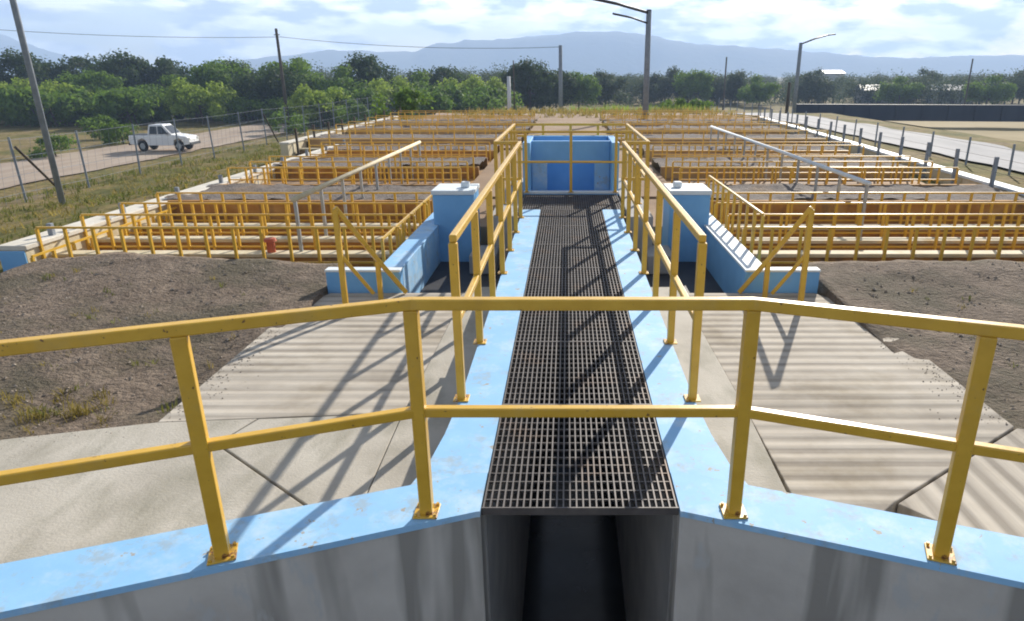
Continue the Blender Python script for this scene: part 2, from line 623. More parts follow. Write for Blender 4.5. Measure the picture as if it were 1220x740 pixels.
sheet('dirt_road', M['dirt_road'], -37.5, -29.2, 12, 140, .07, 1, 1, lambda y: .02 * (y - 50) - 8 * sstep(70, 140, y))
sheet('gravel_road', M['gravel_road'], 11.3, 14.6, -6, 70, .06, .5, 1, lambda y: -1.2 * sstep(30, 70, y))
sheet('dry_field', M['dry_field'], 20.5, 95, 22, 92, .08, 2, 2, lambda y: 0)
sheet('yard', M['yard'], -9, 10.6, 38.0, 66, .05, 1, 1, lambda y: 0)


# hills ------------------------------------------------------------
F = 809.0
TH = R(19.15)


def azel(px, py):
    """direction of a picture point of the survey sketch (azimuth, elevation)"""
    r, u = (px - 676) / F, -(py - 370) / F
    d = Vector((r, math.cos(TH) + u * math.sin(TH), -math.sin(TH) + u * math.cos(TH)))
    return d.x / d.y, d.z / d.y


def ridge(name, prof, dist, depth, seed, rough=.10):
    pr = [azel(*p) for p in prof]
    b = MB()
    nx, ny = 200, 14
    lo, hi = pr[0][0], pr[-1][0]
    for j in range(ny + 1):
        v = j / ny
        cross = math.sin(math.pi * min(1, v * 1.15) / 1.0) if v < .5 else math.cos((v - .5) * math.pi) ** .7 if v < 1 else 0
        cross = sstep(0, .45, v) * (1 - sstep(.6, 1, v))
        for i in range(nx + 1):
            a = lo + (hi - lo) * i / nx
            k = 0
            while k < len(pr) - 2 and pr[k + 1][0] < a:
                k += 1
            f = max(0, min(1, (a - pr[k][0]) / (pr[k + 1][0] - pr[k][0])))
            e = pr[k][1] * (1 - f) + pr[k + 1][1] * f
            y = dist + depth * (v - .45)
            x = a * dist * (1 + .2 * (v - .45))
            top = e * dist + 1.8
            z = -8 + (top + 8) * cross * (1 + rough * fbm(x, y, .006, seed) * (1 - cross * .6)) + fbm(x, y, .02, seed) * 5 * cross
            b.v.append((x, y, z))
    for j in range(ny):
        for i in range(nx):
            q = j * (nx + 1) + i
            b.f.append((q, q + 1, q + nx + 2, q + nx + 1))
    return tag(b.build(name, M['hill'], smooth=True), kind='structure')


ridge('hills', [(200, 88), (262, 74), (300, 70), (360, 64), (395, 60), (420, 60), (470, 63), (496, 61), (506, 56), (520, 52), (545, 51), (556, 48), (585, 47), (620, 44), (660, 41),
                (700, 38), (742, 38), (760, 41), (785, 43), (800, 48), (835, 53), (880, 55), (925, 58), (965, 62), (1000, 64), (1045, 69), (1085, 70), (1130, 67),
                (1180, 66), (1300, 64), (1500, 70)], 2300, 700, 4)
ridge('mountain', [(-420, 60), (-250, 40), (-120, 24), (-40, 32), (0, 41), (30, 52), (62, 62), (100, 71), (150, 80)], 2500, 600, 8)

# haze -------------------------------------------------------------
hb = MB().box(-2900, 2900, -250, 3000, -14, 175)
hm = bpy.data.materials.new('haze_air')
hm.use_nodes = True
ht = hm.node_tree
ht.nodes.clear()
ho = N(ht, 'ShaderNodeOutputMaterial')
hv = N(ht, 'ShaderNodeVolumePrincipled')
hv.inputs['Color'].default_value = (.50, .68, 1.0, 1)
hv.inputs['Density'].default_value = .0006
hv.inputs['Anisotropy'].default_value = .1
ht.links.new(hv.outputs['Volume'], ho.inputs['Volume'])
haze = tag(hb.build('haze', hm), kind='stuff')

# ------------------------------------------------------------------ round tank, coping and walkway channel
HWY = .445           # half width of the grating
WALL = .70           # outer face of the channel walls


def tank_poly(off):
    """18-sided tank outline, walked clockwise from the walkway; off = distance outside the inner face"""
    x, y, pts, d = .46, 2.57, [], 0.0
    inner = [(x, y)]
    for k in range(1, 18):
        a = R(20 * k)
        L = .92 if k == 9 else 2.5 if k in (1, 8, 10, 17) else 1.64
        x, y = x + L * math.cos(a), y - L * math.sin(a)
        inner.append((x, y))
    out = []
    for k in range(18):
        a = R(20 * k + 10)
        c = off / math.cos(R(10))
        out.append((inner[k][0] + c * math.sin(a), inner[k][1] + c * math.cos(a)))
    return out


def tank_band(o0, o1, z0, z1):
    p, q = tank_poly(o0), tank_poly(o1)
    b = MB()
    i = [(.447, 2.57 + o0)] + p + [(-.447, 2.57 + o0)]
    o = [(.447, 2.57 + o1)] + q + [(-.447, 2.57 + o1)]
    if o0 == 0:
        o[0], o[-1] = (.447, o[0][1]), (-.447, o[-1][1])
    b.ring([[(*u, z0), (*v, z0), (*v, z1), (*u, z1)] for u, v in zip(i, o)])
    return b


tank = thing('settling_tank', 'many sided grey concrete tank with a blue painted rim around its inner wall', 'tank', (0, -2.0, -.4))
tank_band(0, .26, -3.2, -.030).build('wall', M['tank'], tank)
tank_band(-.010, .30, -.030, 0).build('rim', M['blue'], tank)
MB().prism(tank_poly(-.003), -3.3, -2.7).build('water_surface', M['water'], tank)
# the camera's footbridge over the tank is behind and below the lens; only its deck edge is built
br = thing('footbridge', 'grey concrete footbridge across the round tank behind the viewpoint', 'footbridge', (0, -3.3, .1))
MB().box(-.55, .55, -6.7, .35, .05, .17).build('deck', M['concrete_grey'], br, bevel=.01)

ch = thing('walkway_channel', 'long concrete channel with blue painted wall tops under the walkway grating', 'channel', (0, 7, -.6))
for sgn in (-1, 1):
    # tops flare into the rim of the tank
    pts = [(HWY, 2.8695), (.512, 2.8695), (.80, 2.765), (.752, 2.95), (.72, 3.25), (WALL, 3.7), (WALL, 9.72), (HWY, 9.72)]
    MB().prism([(sgn * (HWY - .005), 2.70), (sgn * (WALL - .01), 2.70), (sgn * (WALL - .01), 9.7), (sgn * (HWY - .005), 9.7)], -2.6, -.046).build('side_wall', M['concrete_grey'], ch)
    MB().prism([(sgn * x, y) for x, y in pts], -.045, .0).build('wall_top', M['blue'], ch)
MB().box(-.44, .44, 2.7, 10.9, -2.62, -2.5).build('channel_floor', M['water'], ch)
MB().box(-.44, .44, 10.9, 10.98, -2.5, -.06).build('end_wall', M['tank'], ch)
# painted gap filler between rim and wall tops is the rim itself

# grating panels: bearing bars along y, cross rods along x
def grating(y0, y1, hw, label):
    t = thing('grating_panel', label, 'grating', (0, (y0 + y1) / 2, -.03), 'steel grating panels of the walkway')
    b = MB()
    n = int(round(2 * hw / .0305))
    for i in range(n + 1):
        x = -hw + .008 + (2 * hw - .016) * i / n
        b.box(x - .0036, x + .0036, y0 + .008, y1 - .008, -.034, -.002)
    b.build('bearing_bars', M['steel_dark'], t)
    b = MB()
    m = int(round((y1 - y0) / .075))
    for j in range(1, m):
        y = y0 + (y1 - y0) * j / m
        b.box(-hw + .01, hw - .01, y - .0028, y + .0028, -.016, -.0045)
    b.build('cross_rods', M['steel_dark'], t)
    for ya, yb in ((y0 + .001, y0 + .008), (y1 - .008, y1 - .001)):
        MB().box(-hw, hw, ya, yb, -.038, 0).build('edge_band', M['steel_dark'], t)


ords = ['first', 'second', 'third', 'fourth', 'fifth', 'sixth', 'seventh']
ys = [2.585, 3.6, 4.6, 5.6, 6.6, 7.6, 8.6, 9.72]
for k in range(7):
    grating(ys[k], ys[k + 1], HWY - .002,
            ['dark steel grating panel nearest the round tank, under the front railing', 'dark steel grating panel second from the round tank, open bars crossed by rail shadows',
             'dark steel grating panel third from the round tank on the walkway', 'dark steel grating panel in the middle of the walkway, fourth of seven',
             'dark steel grating panel fifth from the round tank on the walkway', 'dark steel grating panel between the blue side pillars, second from the landing',
             'dark steel grating panel touching the wide landing at the walkway end'][k])
t = thing('grating_panel', 'wide dark steel grating landing in front of the blue chamber', 'grating', (0, 10.4, -.03), 'steel grating panels of the walkway')
b = MB()
for i in range(44):
    x = -.74 + 1.48 * i / 43
    b.box(x - .0035, x + .0035, 9.735, 11.0, -.034, -.002)
b.build('bearing_bars', M['steel_dark'], t)
b = MB()
for j in range(1, 25):
    y = 9.735 + 1.26 * j / 25
    b.box(-.745, .745, y - .0045, y + .0045, -.016, -.0045)
b.build('cross_rods', M['steel_dark'], t)
for ya, yb in ((9.724, 9.733), (11.002, 11.012)):
    MB().box(-.75, .75, ya, yb, -.038, 0).build('edge_band', M['steel_dark'], t)
# channel under the landing is covered by its own concrete ledges
for sgn in (-1, 1):
    MB().box(min(sgn * .45, sgn * .78), max(sgn * .45, sgn * .78), 9.74, 11.01, -1.2, -.05).build('ledge', M['concrete_grey'], ch)

# ------------------------------------------------------------------ pavements round the tank
ZS = -.4


def slab(name, poly, mat, z1, th=.14):
    o = MB().prism(poly, z1 - th, z1).build(name, mat, bevel=.006)
    return tag(o, kind='structure')


# plain strips either side of the channel
for sgn in (-1, 1):
    slab('pavement', [(sgn * .69, 2.93), (sgn * 1.17, 2.78), (sgn * 1.2, 4.2), (sgn * 1.16, 7.2), (sgn * .69, 7.2)], M['concrete'], ZS + .012)
# raked slabs
slab('pavement', [(-2.85, 4.12), (-1.205, 4.26), (-1.165, 7.02), (-2.62, 7.02), (-2.85, 6.5)], M['ribbed_x'], ZS)
a1 = math.atan2(1.47, 3.19 + .18)
slab('pavement', [(1.21, 2.72), (1.75, 3.2), (2.95, 4.06), (2.95, 6.4), (2.62, 7.02), (1.165, 7.02), (1.205, 4.2)], M['ribbed_x'], ZS)
# ring apron: plain on the left, raked lengthwise on the right
slab('pavement', [(-1.18, 2.74), (-1.21, 4.25), (-2.18, 4.165), (-2.30, 3.84), (-1.49, 3.18)], M['concrete'], ZS)
slab('pavement', [(-1.50, 3.165), (-2.31, 3.825), (-2.19, 4.165), (-2.85, 4.11), (-3.8, 3.86), (-5.1, 3.1), (-6.3, 1.6), (-6.6, 0), (-6.2, -1), (-4.0, -.9)] +
     [(-x, y) for x, y in reversed(tank_poly(.2)[1:4])], M['concrete'], ZS + .004)
slab('pavement', [(1.77, 3.195), (2.96, 4.045), (3.9, 3.8), (5.1, 3.1), (6.3, 1.6), (6.6, 0), (6.2, -1), (4.0, -.9)] +
     list(reversed(tank_poly(.2)[1:4])), M['ribbed_y'], ZS - .004)

# ------------------------------------------------------------------ soil banks with stones and tufts
def soil(name, x0, x1, y0, y1, seed, zf, nx=90, ny=70):
    b = MB()
    for j in range(ny + 1):
        for i in range(nx + 1):
            x, y = x0 + (x1 - x0) * i / nx, y0 + (y1 - y0) * j / ny
            z = zf(x, y) + fbm(x, y, .9, seed) * .05 + fbm(x, y, 4.5, seed + 4) * .016 + abs(fbm(x, y, 13, seed + 8)) * .014
            if i in (0, nx) or j in (0, ny):
                z -= .5
            b.v.append((x, y, z))
    for j in range(ny):
        for i in range(nx):
            q = j * (nx + 1) + i
            b.f.append((q, q + 1, q + nx + 2, q + nx + 1))
    return tag(b.build(name, M['soil'], smooth=True), kind='structure')


def zl(x, y):
    return -.52 + .15 * sstep(4.4, 7.2, y) + .06 * sstep(6.6, 7.8, y) + .10 * sstep(-3.2, -4.6, x) - .34 * sstep(-6.2, -7.2, x)


def zr(x, y):
    return -.44 + .09 * sstep(4.2, 7.2, y) + .06 * sstep(6.6, 7.8, y) - .1 * sstep(8, 11, x)


soil('soil', -9.2, -2.6, 1.2, 8.0, 2.2, zl)
soil('soil', 2.63, 10.8, 1.2, 8.0, 6.1, zr)


def apron_out(x, y):
    """true where the soil is not covered by pavement"""
    x = abs(x)
    if x < 3.0:
        return False
    return y > 4.15 - .26 * (x - 2.9) - .06 * max(0, x - 3.5) ** 2 + .05


def stones():
    b = MB()
    rnd = random.Random(5)
    for _ in range(6500):
        sgn = rnd.choice((-1, 1))
        x, y = sgn * rnd.uniform(3.02, 9), rnd.uniform(3.0, 7.9)
        if not apron_out(x, y):
            continue
        r = .005 + .017 * rnd.random() ** 3.5
        z = (zl if sgn < 0 else zr)(x, y) + fbm(x, y, .9, 2.2 if sgn < 0 else 6.1) * .05 + .004
        n = len(b.v)
        for dx, dy, dz in ((1, 0, 0), (0, 1, 0), (-1, 0, 0), (0, -1, 0), (0, 0, .8), (0, 0, -.8)):
            k = r * rnd.uniform(.7, 1.3)
            a = rnd.uniform(-.3, .3)
            b.v.append((x + (dx + a) * k, y + (dy - a) * k, z + dz * k))
        for q in ((0, 1, 4), (1, 2, 4), (2, 3, 4), (3, 0, 4), (1, 0, 5), (2, 1, 5), (3, 2, 5), (0, 3, 5)):
            b.f.append(tuple(n + i for i in q))
    for _ in range(1500):                      # dirt spilled over the slab edges
        sgn = rnd.choice((-1, 1))
        x, y, z = sgn * (2.86 if sgn < 0 else 2.95) - sgn * abs(rnd.gauss(0, .13)), rnd.uniform(4.1, 6.6), -.398
        if rnd.random() < .4:
            x = sgn * rnd.uniform(2.9, 5.0)
            y = 4.12 - .27 * (abs(x) - 2.9) - .06 * max(0, abs(x) - 3.5) ** 2 - abs(rnd.gauss(0, .12))
        r = .002 + .006 * rnd.random() ** 2
        n = len(b.v)
        for dx, dy, dz in ((1, 0, 0), (0, 1, 0), (-1, 0, 0), (0, -1, 0), (0, 0, .8), (0, 0, -.8)):
            k = r * rnd.uniform(.7, 1.3)
            b.v.append((x + dx * k, y + dy * k, z + dz * k))
        for q in ((0, 1, 4), (1, 2, 4), (2, 3, 4), (3, 0, 4), (1, 0, 5), (2, 1, 5), (3, 2, 5), (0, 3, 5)):
            b.f.append(tuple(n + i for i in q))
    tag(b.build('stones', M['clod']), kind='stuff')


stones()


def blades(b, x, y, z, n, h, spread, rnd, w=.006):
    for _ in range(n):
        a = rnd.uniform(0, 6.283)
        l = rnd.uniform(.3, 1) * spread
        hh = h * rnd.uniform(.5, 1.1)
        ox, oy = x + rnd.gauss(0, spread * .35), y + rnd.gauss(0, spread * .35)
        dx, dy = math.cos(a), math.sin(a)
        px, py = -dy * w, dx * w
        b.v += [(ox - px, oy - py, z), (ox + px, oy + py, z), (ox + dx * l * .45 + px * .7, oy + dy * l * .45 + py * .7, z + hh * .7),
                (ox + dx * l * .45 - px * .7, oy + dy * l * .45 - py * .7, z + hh * .7), (ox + dx * l, oy + dy * l, z + hh)]
        k = len(b.v) - 5
        b.f += [(k, k + 1, k + 2, k + 3), (k + 3, k + 2, k + 4)]


def grass():
    rnd = random.Random(11)
    b, c = MB(), MB()
    # weeds at the near left of the soil
    for _ in range(26):
        x, y = rnd.gauss(-3.75, .33), rnd.gauss(4.45, .22)
        if apron_out(x, y):
            blades(rnd.choice((b, b, c)), x, y, zl(x, y) - .02, rnd.randint(14, 30), rnd.uniform(.05, .13), .10, rnd, .004)
    for _ in range(150):
        x, y = rnd.choice((-1, -1, 1)) * rnd.uniform(3.05, 7.5), rnd.uniform(4.1, 7.4)
        if apron_out(x, y):
            blades(rnd.choice((b, c)), x, y, (zl(x, y) if x < 0 else zr(x, y)) - .02, rnd.randint(5, 14), rnd.uniform(.03, .09), .07, rnd, .004)
    tag(b.build('dry_grass', M['grass_dry']), kind='stuff')
    # embankment grass outside the left wall
    for _ in range(2600):
        x, y = -8.4 - 12 * rnd.random() ** 1.1, rnd.uniform(5.5, 40)
        if fbm(x, y, .3, 1) < -.12:
            continue
        blades(c, x, y, terrain(x, y) - .03, 5, rnd.uniform(.05, .16) + .012 * (-8.4 - x), .2, rnd, .014)
    tag(c.build('grass', M['grass_green']), kind='stuff')
    d = MB()
    for _ in range(700):
        x, y = -8.4 - 9 * rnd.random(), rnd.uniform(6, 46)
        blades(d, x, y, terrain(x, y) - .03, 6, rnd.uniform(.06, .2), .25, rnd, .018)
    for _ in range(500):
        x, y = rnd.uniform(-7, 10), rnd.uniform(38.5, 60)
        blades(d, x, y, terrain(x, y), 6, rnd.uniform(.2, .6), .3, rnd, .03)
    tag(d.build('dry_grass', M['grass_dry']), kind='stuff')
    e = MB()
    for _ in range(260):                       # tall bright grass before the far trees
        x, y = rnd.choice((rnd.gauss(4.0, 2.0), rnd.gauss(9.5, 1.6))), rnd.uniform(58, 66)
        blades(e, x, y, terrain(x, y), 12, rnd.uniform(.5, 1.1), .6, rnd, .04)
    tag(e.build('tall_grass', M['leaf_light']), kind='stuff')


grass()

# ------------------------------------------------------------------ railings
def resample(p, q, step):
    p, q = Vector(p), Vector(q)
    n = max(1, int(round((q - p).length / step)))
    return [p.lerp(q, i / n) for i in range(n + 1)]


def railing(label, path, posts, h=1.0, mids=(.5,), wp=.05, wr=.045, mat='yellow', group=None, plates=True, name='guard_railing', bevel=.006, bolts=False):
    P = [Vector(p) for p in path]
    c = sum(P, Vector()) / len(P)
    c.z = min(p.z for p in P)
    t = thing(name, label, 'railing', c, group)
    up = Vector((0, 0, 1))
    MB().sweep([p + up * (h - wr / 2) for p in P], wr, wr).build('top_rail', M[mat], t, bevel=bevel)
    for m in mids:
        MB().sweep([p + up * (h * m) for p in P], wr * .9, wr * .9).build('mid_rail', M[mat], t, bevel=bevel)
    proto = pp = None
    for q in posts:
        q = Vector(q[:3])
        if proto is None:
            proto = MB().box(-wp / 2, wp / 2, -wp / 2, wp / 2, 0.0, h - wr).build('post', M[mat], None, bevel=bevel)
            o = proto
            if plates:
                pb = MB().box(-wp * .95, wp * .95, -wp * .95, wp * .95, .001, .009)
                pl = pb.build('base_plate', M[mat], None, bevel=.002)
                pl.parent = o
                for sx in (-1, 1) if bolts else ():
                    for sy in (-1, 1):
                        bo = MB().cyl((sx * wp * .74, sy * wp * .74, .009), (sx * wp * .74, sy * wp * .74, .020), .007, n=6).build('bolt', M[mat], None)
                        bo.parent = o
        else:
            o = copy_tree(proto)
        o.parent = t
        o.location = q - c
        if len(P) and hasattr(q, 'z'):
            # square the post to the nearest stretch of rail
            best = min(range(len(P) - 1), key=lambda i: ((P[i] + P[i + 1]) / 2 - q).length)
            d = P[best + 1] - P[best]
            o.rotation_euler = (0, 0, math.atan2(d.y, d.x))
    return t


rp = tank_poly(.05)
half = [(.68, 2.555, 0)] + [(x, y, 0) for x, y in rp[1:7]]
ph = [half[0], (1.45, half[0][1] + (half[1][1] - half[0][1]) * (1.45 - .68) / (half[1][0] - .68), 0), (2.34, half[0][1] + (half[1][1] - half[0][1]) * (2.34 - .68) / (half[1][0] - .68), 0)] + [(x, y, 0) for x, y in rp[2:7]]
mir = lambda l: [(-x, y, z) for x, y, z in reversed(l)]
railing('yellow guard railing around the rim of the many sided tank, nearest to the viewpoint', mir(half) + half, mir(ph) + ph, 1.0, wp=.056, wr=.047, bolts=True)

for sgn, side in ((-1, 'left'), (1, 'right')):
    x = sgn * .69
    path = [(x, 3.67, 0), (x, 9.28, 0), (sgn * 1.02, 9.28, 0), (sgn * 1.02, 12.75, 0)]
    posts = [(x, 3.67 + .91 * k, 0) for k in range(7)] + [(sgn * 1.02, 9.3, 0), (sgn * 1.02, 10.2, 0), (sgn * 1.02, 11.1, 0), (sgn * 1.02, 12.0, 0), (sgn * 1.02, 12.73, 0)]
    railing('yellow railing running along the %s edge of the long grating walkway' % side, path, posts, 1.0, wp=.048, wr=.042, group='railings along the grating walkway')
railing('yellow railing across the back of the blue chamber', [(-.98, 12.78, 0), (.98, 12.78, 0)], [(-.5, 12.78, 0), (0, 12.78, 0), (.5, 12.78, 0)], 1.0, mids=(.3, .55, .78), wp=.045, wr=.042)
railing('yellow railing across the end of the walkway in front of the blue chamber', [(-.98, 11.055, .03), (.98, 11.055, .03)], [(-.72, 11.055, .03), (.0, 11.055, .03), (.72, 11.055, .03)], .97, wp=.045, wr=.036)
# concrete shoulders that carry the outer platform rails
for sgn in (-1, 1):
    MB().box(min(sgn * .785, sgn * 1.12), max(sgn * .785, sgn * 1.12), 9.2, 12.9, -1.2, -.002).build('shoulder', M['concrete_grey'], ch, bevel=.01)

# ------------------------------------------------------------------ blue chamber at the walkway end
bc = thing('inlet_chamber', 'blue painted concrete chamber with an open front at the walkway end', 'chamber', (0, 11.8, -.5))
b = MB()
b.box(-.775, .775, 11.09, 11.2, -.9, .0)
b.build('front_sill', M['blue_shaded'], bc, bevel=.008)
MB().box(-.77, .77, 11.085, 11.205, .0, .035).build('sill_cap', M['white_paint'], bc, bevel=.006)
for sgn in (-1, 1):
    MB().box(min(sgn * .66, sgn * .782), max(sgn * .66, sgn * .782), 11.21, 12.6, -.9, .80).build('side_wall', M['blue_shaded'], bc, bevel=.008)
    MB().box(min(sgn * .40, sgn * .655), max(sgn * .40, sgn * .655), 11.6, 11.74, -.9, .46).build('front_panel', M['blue'], bc, bevel=.008)
MB().box(-.655, .655, 12.45, 12.6, -.9, .80).build('back_wall', M['blue_shaded'], bc, bevel=.008)
MB().box(-.655, .655, 11.62, 11.72, .465, .79).build('lintel', M['blue_shaded'], bc, bevel=.008)
MB().box(-.65, .65, 11.21, 12.44, -.62, -.5).build('floor', M['blue_shaded'], bc)
for sgn in (-1, 1):
    tag(MB().box(min(sgn * 1.125, sgn * 2.11), max(sgn * 1.125, sgn * 2.11), 10.42, 12.94, -1.2, -.40).build('path', M['yard'], bevel=.01), kind='structure')
# blue pillars, side walls and sunk sumps either side of the walkway
for sgn, side in ((-1, 'left'), (1, 'right')):
    x0, x1 = sgn * 1.36, sgn * 1.92
    p = thing('pillar_box', 'square blue concrete box with pale top on the %s of the walkway' % side, 'concrete box', (sgn * 1.64, 9.6, -.6), 'blue boxes beside the walkway')
    MB().box(min(x0, x1), max(x0, x1), 9.36, 10.0, -.9, .27).build('body', M['blue_shaded'], p, bevel=.012)
    MB().box(min(x0, x1) - .015, max(x0, x1) + .015, 9.345, 10.015, .27, .33).build('cap', M['white_paint'], p, bevel=.01)
    MB().box(sgn * 1.5 - .06, sgn * 1.5 + .06, 9.6, 9.72, .33, .41).build('valve_cover', M['white_paint'], p, bevel=.02)
    s = thing('sump_wall', 'low light blue corner wall around the sunk sump on the %s of the walkway' % side, 'wall', (sgn * 2.0, 8.2, -.6), 'blue sump walls')
    xi, xo = sgn * 1.86, sgn * 2.10
    b = MB().box(min(xi, xo), max(xi, xo), 7.16, 10.4, -1.1, -.17)
    b.build('side_wall', M['blue_shaded'] if sgn > 0 else M['blue'], s, bevel=.01)  # sunlit left face painted lighter, shaded right face painted darker
    MB().box(min(xi, xo) - .006, max(xi, xo) + .006, 7.155, 10.41, -.17, -.145).build('coping', M['blue'] if sgn < 0 else M['white_paint'], s, bevel=.006)  # right top painted paler to look sunlit, left top stays blue
    xo2 = sgn * 2.66
    MB().box(min(xi, xo2), max(xi, xo2), 7.03, 7.155, -1.1, -.17).build('front_wall', M['blue_shaded'], s, bevel=.01)
    MB().box(min(xi, xo2) - .006, max(xi, xo2) + .006, 7.024, 7.154, -.17, -.145).build('coping', M['white_paint'], s, bevel=.006)
    MB().box(min(sgn * .71, xi), max(sgn * .71, xi), 7.2, 10.4, -.82, -.68).build('sump_floor', M['dark_metal'], s)
    MB().box(min(sgn * 1.0, sgn * 1.36), max(sgn * 1.0, sgn * 1.36), 8.7, 9.3, -.68, -.42).build('valve_block', M['concrete_grey'], s, bevel=.02)
    # sloping handrail at the corner of the raked slab
    A, B, C = Vector((sgn * 2.31, 6.54, .62)), Vector((sgn * 2.02, 6.80, .03)), Vector((sgn * 1.80, 6.99, -.385))
    h = thing('stair_handrail', 'yellow sloping handrail at the %s end of the raked slab, before the low blue wall' % side, 'handrail', (A.x, A.y, ZS), 'sloping handrails beside the sumps')
    MB().sweep([A, B, C], .045, .045).build('top_rail', M['yellow'], h, bevel=.006)
    dn = Vector((0, 0, -.47))
    MB().sweep([A + dn, A + dn + (B - A) * .80], .036, .036).build('mid_rail', M['yellow'], h, bevel=.006)
    MB().box(A.x - .026, A.x + .026, A.y - .026, A.y + .026, ZS, .60).build('post', M['yellow'], h, bevel=.006)
    MB().box(B.x - .024, B.x + .024, B.y - .024, B.y + .024, ZS, .01).build('post', M['yellow'], h, bevel=.006)
    MB().box(A.x - .055, A.x + .055, A.y - .055, A.y + .055, ZS + .001, ZS + .012).build('base_plate', M['yellow'], h)

# ------------------------------------------------------------------ filter blocks
def filter_block(side, y0, y1, xi, xo, label, beds, rows, first):
    sgn = -1 if side == 'left' else 1
    L, H_ = min(sgn * xi, sgn * xo), max(sgn * xi, sgn * xo)
    fb = thing('filter_basin', label, 'filter basin', ((L + H_) / 2, y0, -1.1), 'open filter basins of the treatment plant')
    ysplit = y0 + 5.4 if first else y0 + .02
    if first:
        MB().box(L, H_, y0 + .02, ysplit, -1.25, -1.05).build('basin_floor', M['rust_floor'], fb)
    MB().box(L, H_, ysplit, y1, -1.25, -.46).build('basin_floor', M['sludge'], fb)
    for y in rows:
        cw = MB().box(L, H_, y, y + .18, -1.05, -.45).build('channel_wall', M['rust'], fb)
        MB().box(L, H_, y - .02, y + .20, -.449, -.40).build('coping', M['cream'], cw, bevel=.008)
    for a, c in beds:
        em = 'rust' if first and (a < 12 or side == 'left') else 'rust_hazed'
        MB().box(L, H_, a, a + .12, -1.05, -.19).build('bed_wall', M[em], fb, bevel=.012)
        MB().box(L, H_, c - .12, c, -1.05, -.19).build('bed_wall', M[em], fb, bevel=.012)
        b = MB()
        nx, ny = 60, 14
        for j in range(ny + 1):
            for i in range(nx + 1):
                x = L + .01 + (H_ - L - .02) * i / nx
                y = a + .122 + (c - a - .244) * j / ny
                b.v.append((x, y, -.19 + fbm(x, y, 1.2, a) * .05 + fbm(x, y, 5, c) * .03))
        for j in range(ny):
            for i in range(nx):
                q = j * (nx + 1) + i
                b.f.append((q, q + 1, q + nx + 2, q + nx + 1))
        b.build('gravel_bed', M['bed'], fb, smooth=True)
    return fb


def basin_wall(name, label, p, q, w, z0, z1, mat, capmat=None, endmat=None):
    t = thing(name, label, 'wall', ((p[0] + q[0]) / 2, (p[1] + q[1]) / 2, z0))
    MB().sweep([(p[0], p[1], (z0 + z1) / 2), (q[0], q[1], (z0 + z1) / 2)], w, z1 - z0).build('wall_body', M[mat], t, bevel=.01)
    if capmat:
        MB().sweep([(p[0], p[1] - .004, z1 + .03), (q[0], q[1], z1 + .03)], w + .05, .06).build('coping', M[capmat], t, bevel=.01)
    if endmat:
        MB().sweep([(p[0], p[1] - .025, (z0 + z1) / 2), (p[0], p[1] - .002, (z0 + z1) / 2)], w + .004, z1 - z0 - .01).build('end_face', M[endmat], t, bevel=.006)
    return t


filter_block('left', 8.05, 21.4, 2.12, 6.98, 'near left filter basin with cream channel walls and dark gravel beds', [(11.5, 13.4), (16.0, 17.9), (19.6, 21.3)], [8.72, 9.58, 10.5], True)
filter_block('right', 8.05, 21.4, 2.12, 7.95, 'near right filter basin with cream channel walls and dark gravel beds', [(11.5, 13.4), (16.0, 17.9), (19.6, 21.3)], [8.72, 9.5, 10.4], True)
filter_block('left', 22.2, 36.0, 1.6, 8.7, 'far left filter basin of rusty orange beds beyond the near one', [(23.2, 25.2), (27.5, 29.4), (31.5, 33.4)], [22.25, 26.3, 30.4, 35.6], False)
filter_block('right', 22.2, 36.0, 1.6, 8.6, 'far right filter basin of rusty orange beds beyond the near one', [(23.2, 25.2), (27.5, 29.4), (31.5, 33.4)], [22.25, 26.3, 30.4, 35.6], False)
# ground between the near and far basins, and behind the chamber
tag(MB().box(-6.98, 7.95, 21.42, 22.19, -1.2, -.30).build('path', M['yard'], bevel=.01), kind='structure')
tag(MB().box(-2.11, 2.11, 12.95, 21.41, -1.2, -.36).build('path', M['yard'], bevel=.01), kind='structure')
tag(MB().box(-1.59, 1.59, 22.2, 37.9, -1.2, -.36).build('path', M['yard'], bevel=.01), kind='structure')

basin_wall('boundary_wall', 'long pale wall with a blue painted end along the left side of the near basin', (-7.03, 8.3), (-7.03, 21.5), .32, -1.2, -.25, 'cream', 'wall_top', 'blue_shaded')
basin_wall('boundary_wall', 'pale raised beam wall on the left of the far basin, nearest the fence', (-8.9, 21.7), (-8.9, 36.3), .24, -1.0, -.22, 'cream', 'wall_top')
basin_wall('boundary_wall', 'long white topped wall along the right side of the basins beside the gravel road', (8.12, 8.2), (9.85, 36.2), .24, -1.3, -.25, 'cream', 'white_paint')

# pale elevated pipes on slim posts
def pipe_run(x, y0, y1, label, zt, ny, mat):
    t = thing('elevated_pipe', label, 'pipe', (x, (y0 + y1) / 2, -1.05), 'elevated pipes over the filter basins')
    MB().tube([(x, y0, zt), (x, y1, zt)], .036, 12).build('pipe', M[mat], t, smooth=True)
    for k in range(ny):
        y = y0 + .06 + (y1 - y0 - .12) * k / (ny - 1)
        MB().box(x - .02, x + .02, y - .02, y + .02, -1.05, zt - .030).build('post', M['galv'], t)


pipe_run(-3.62, 8.8, 16.8, 'pale pipe raised on slim posts over the left basin', .30, 9, 'cream')
pipe_run(4.45, 10.2, 22.0, 'pale grey pipe raised on slim posts over the right basin', .30, 12, 'white_paint')


def basin_rail(x0, x1, y, label, zb=-1.05, h=1.05, step=.36, along_y=False, mat='yellow'):
    if along_y:
        path = [(x0, y, zb), (x0, x1, zb)]
    else:
        path = [(x0, y, zb), (x1, y, zb)]
    posts = resample(path[0], path[1], step)
    railing(label, path, posts, h, mids=(.55,), wp=.034, wr=.026, mat=mat, group='yellow railings inside the filter basins', plates=False, bevel=0)


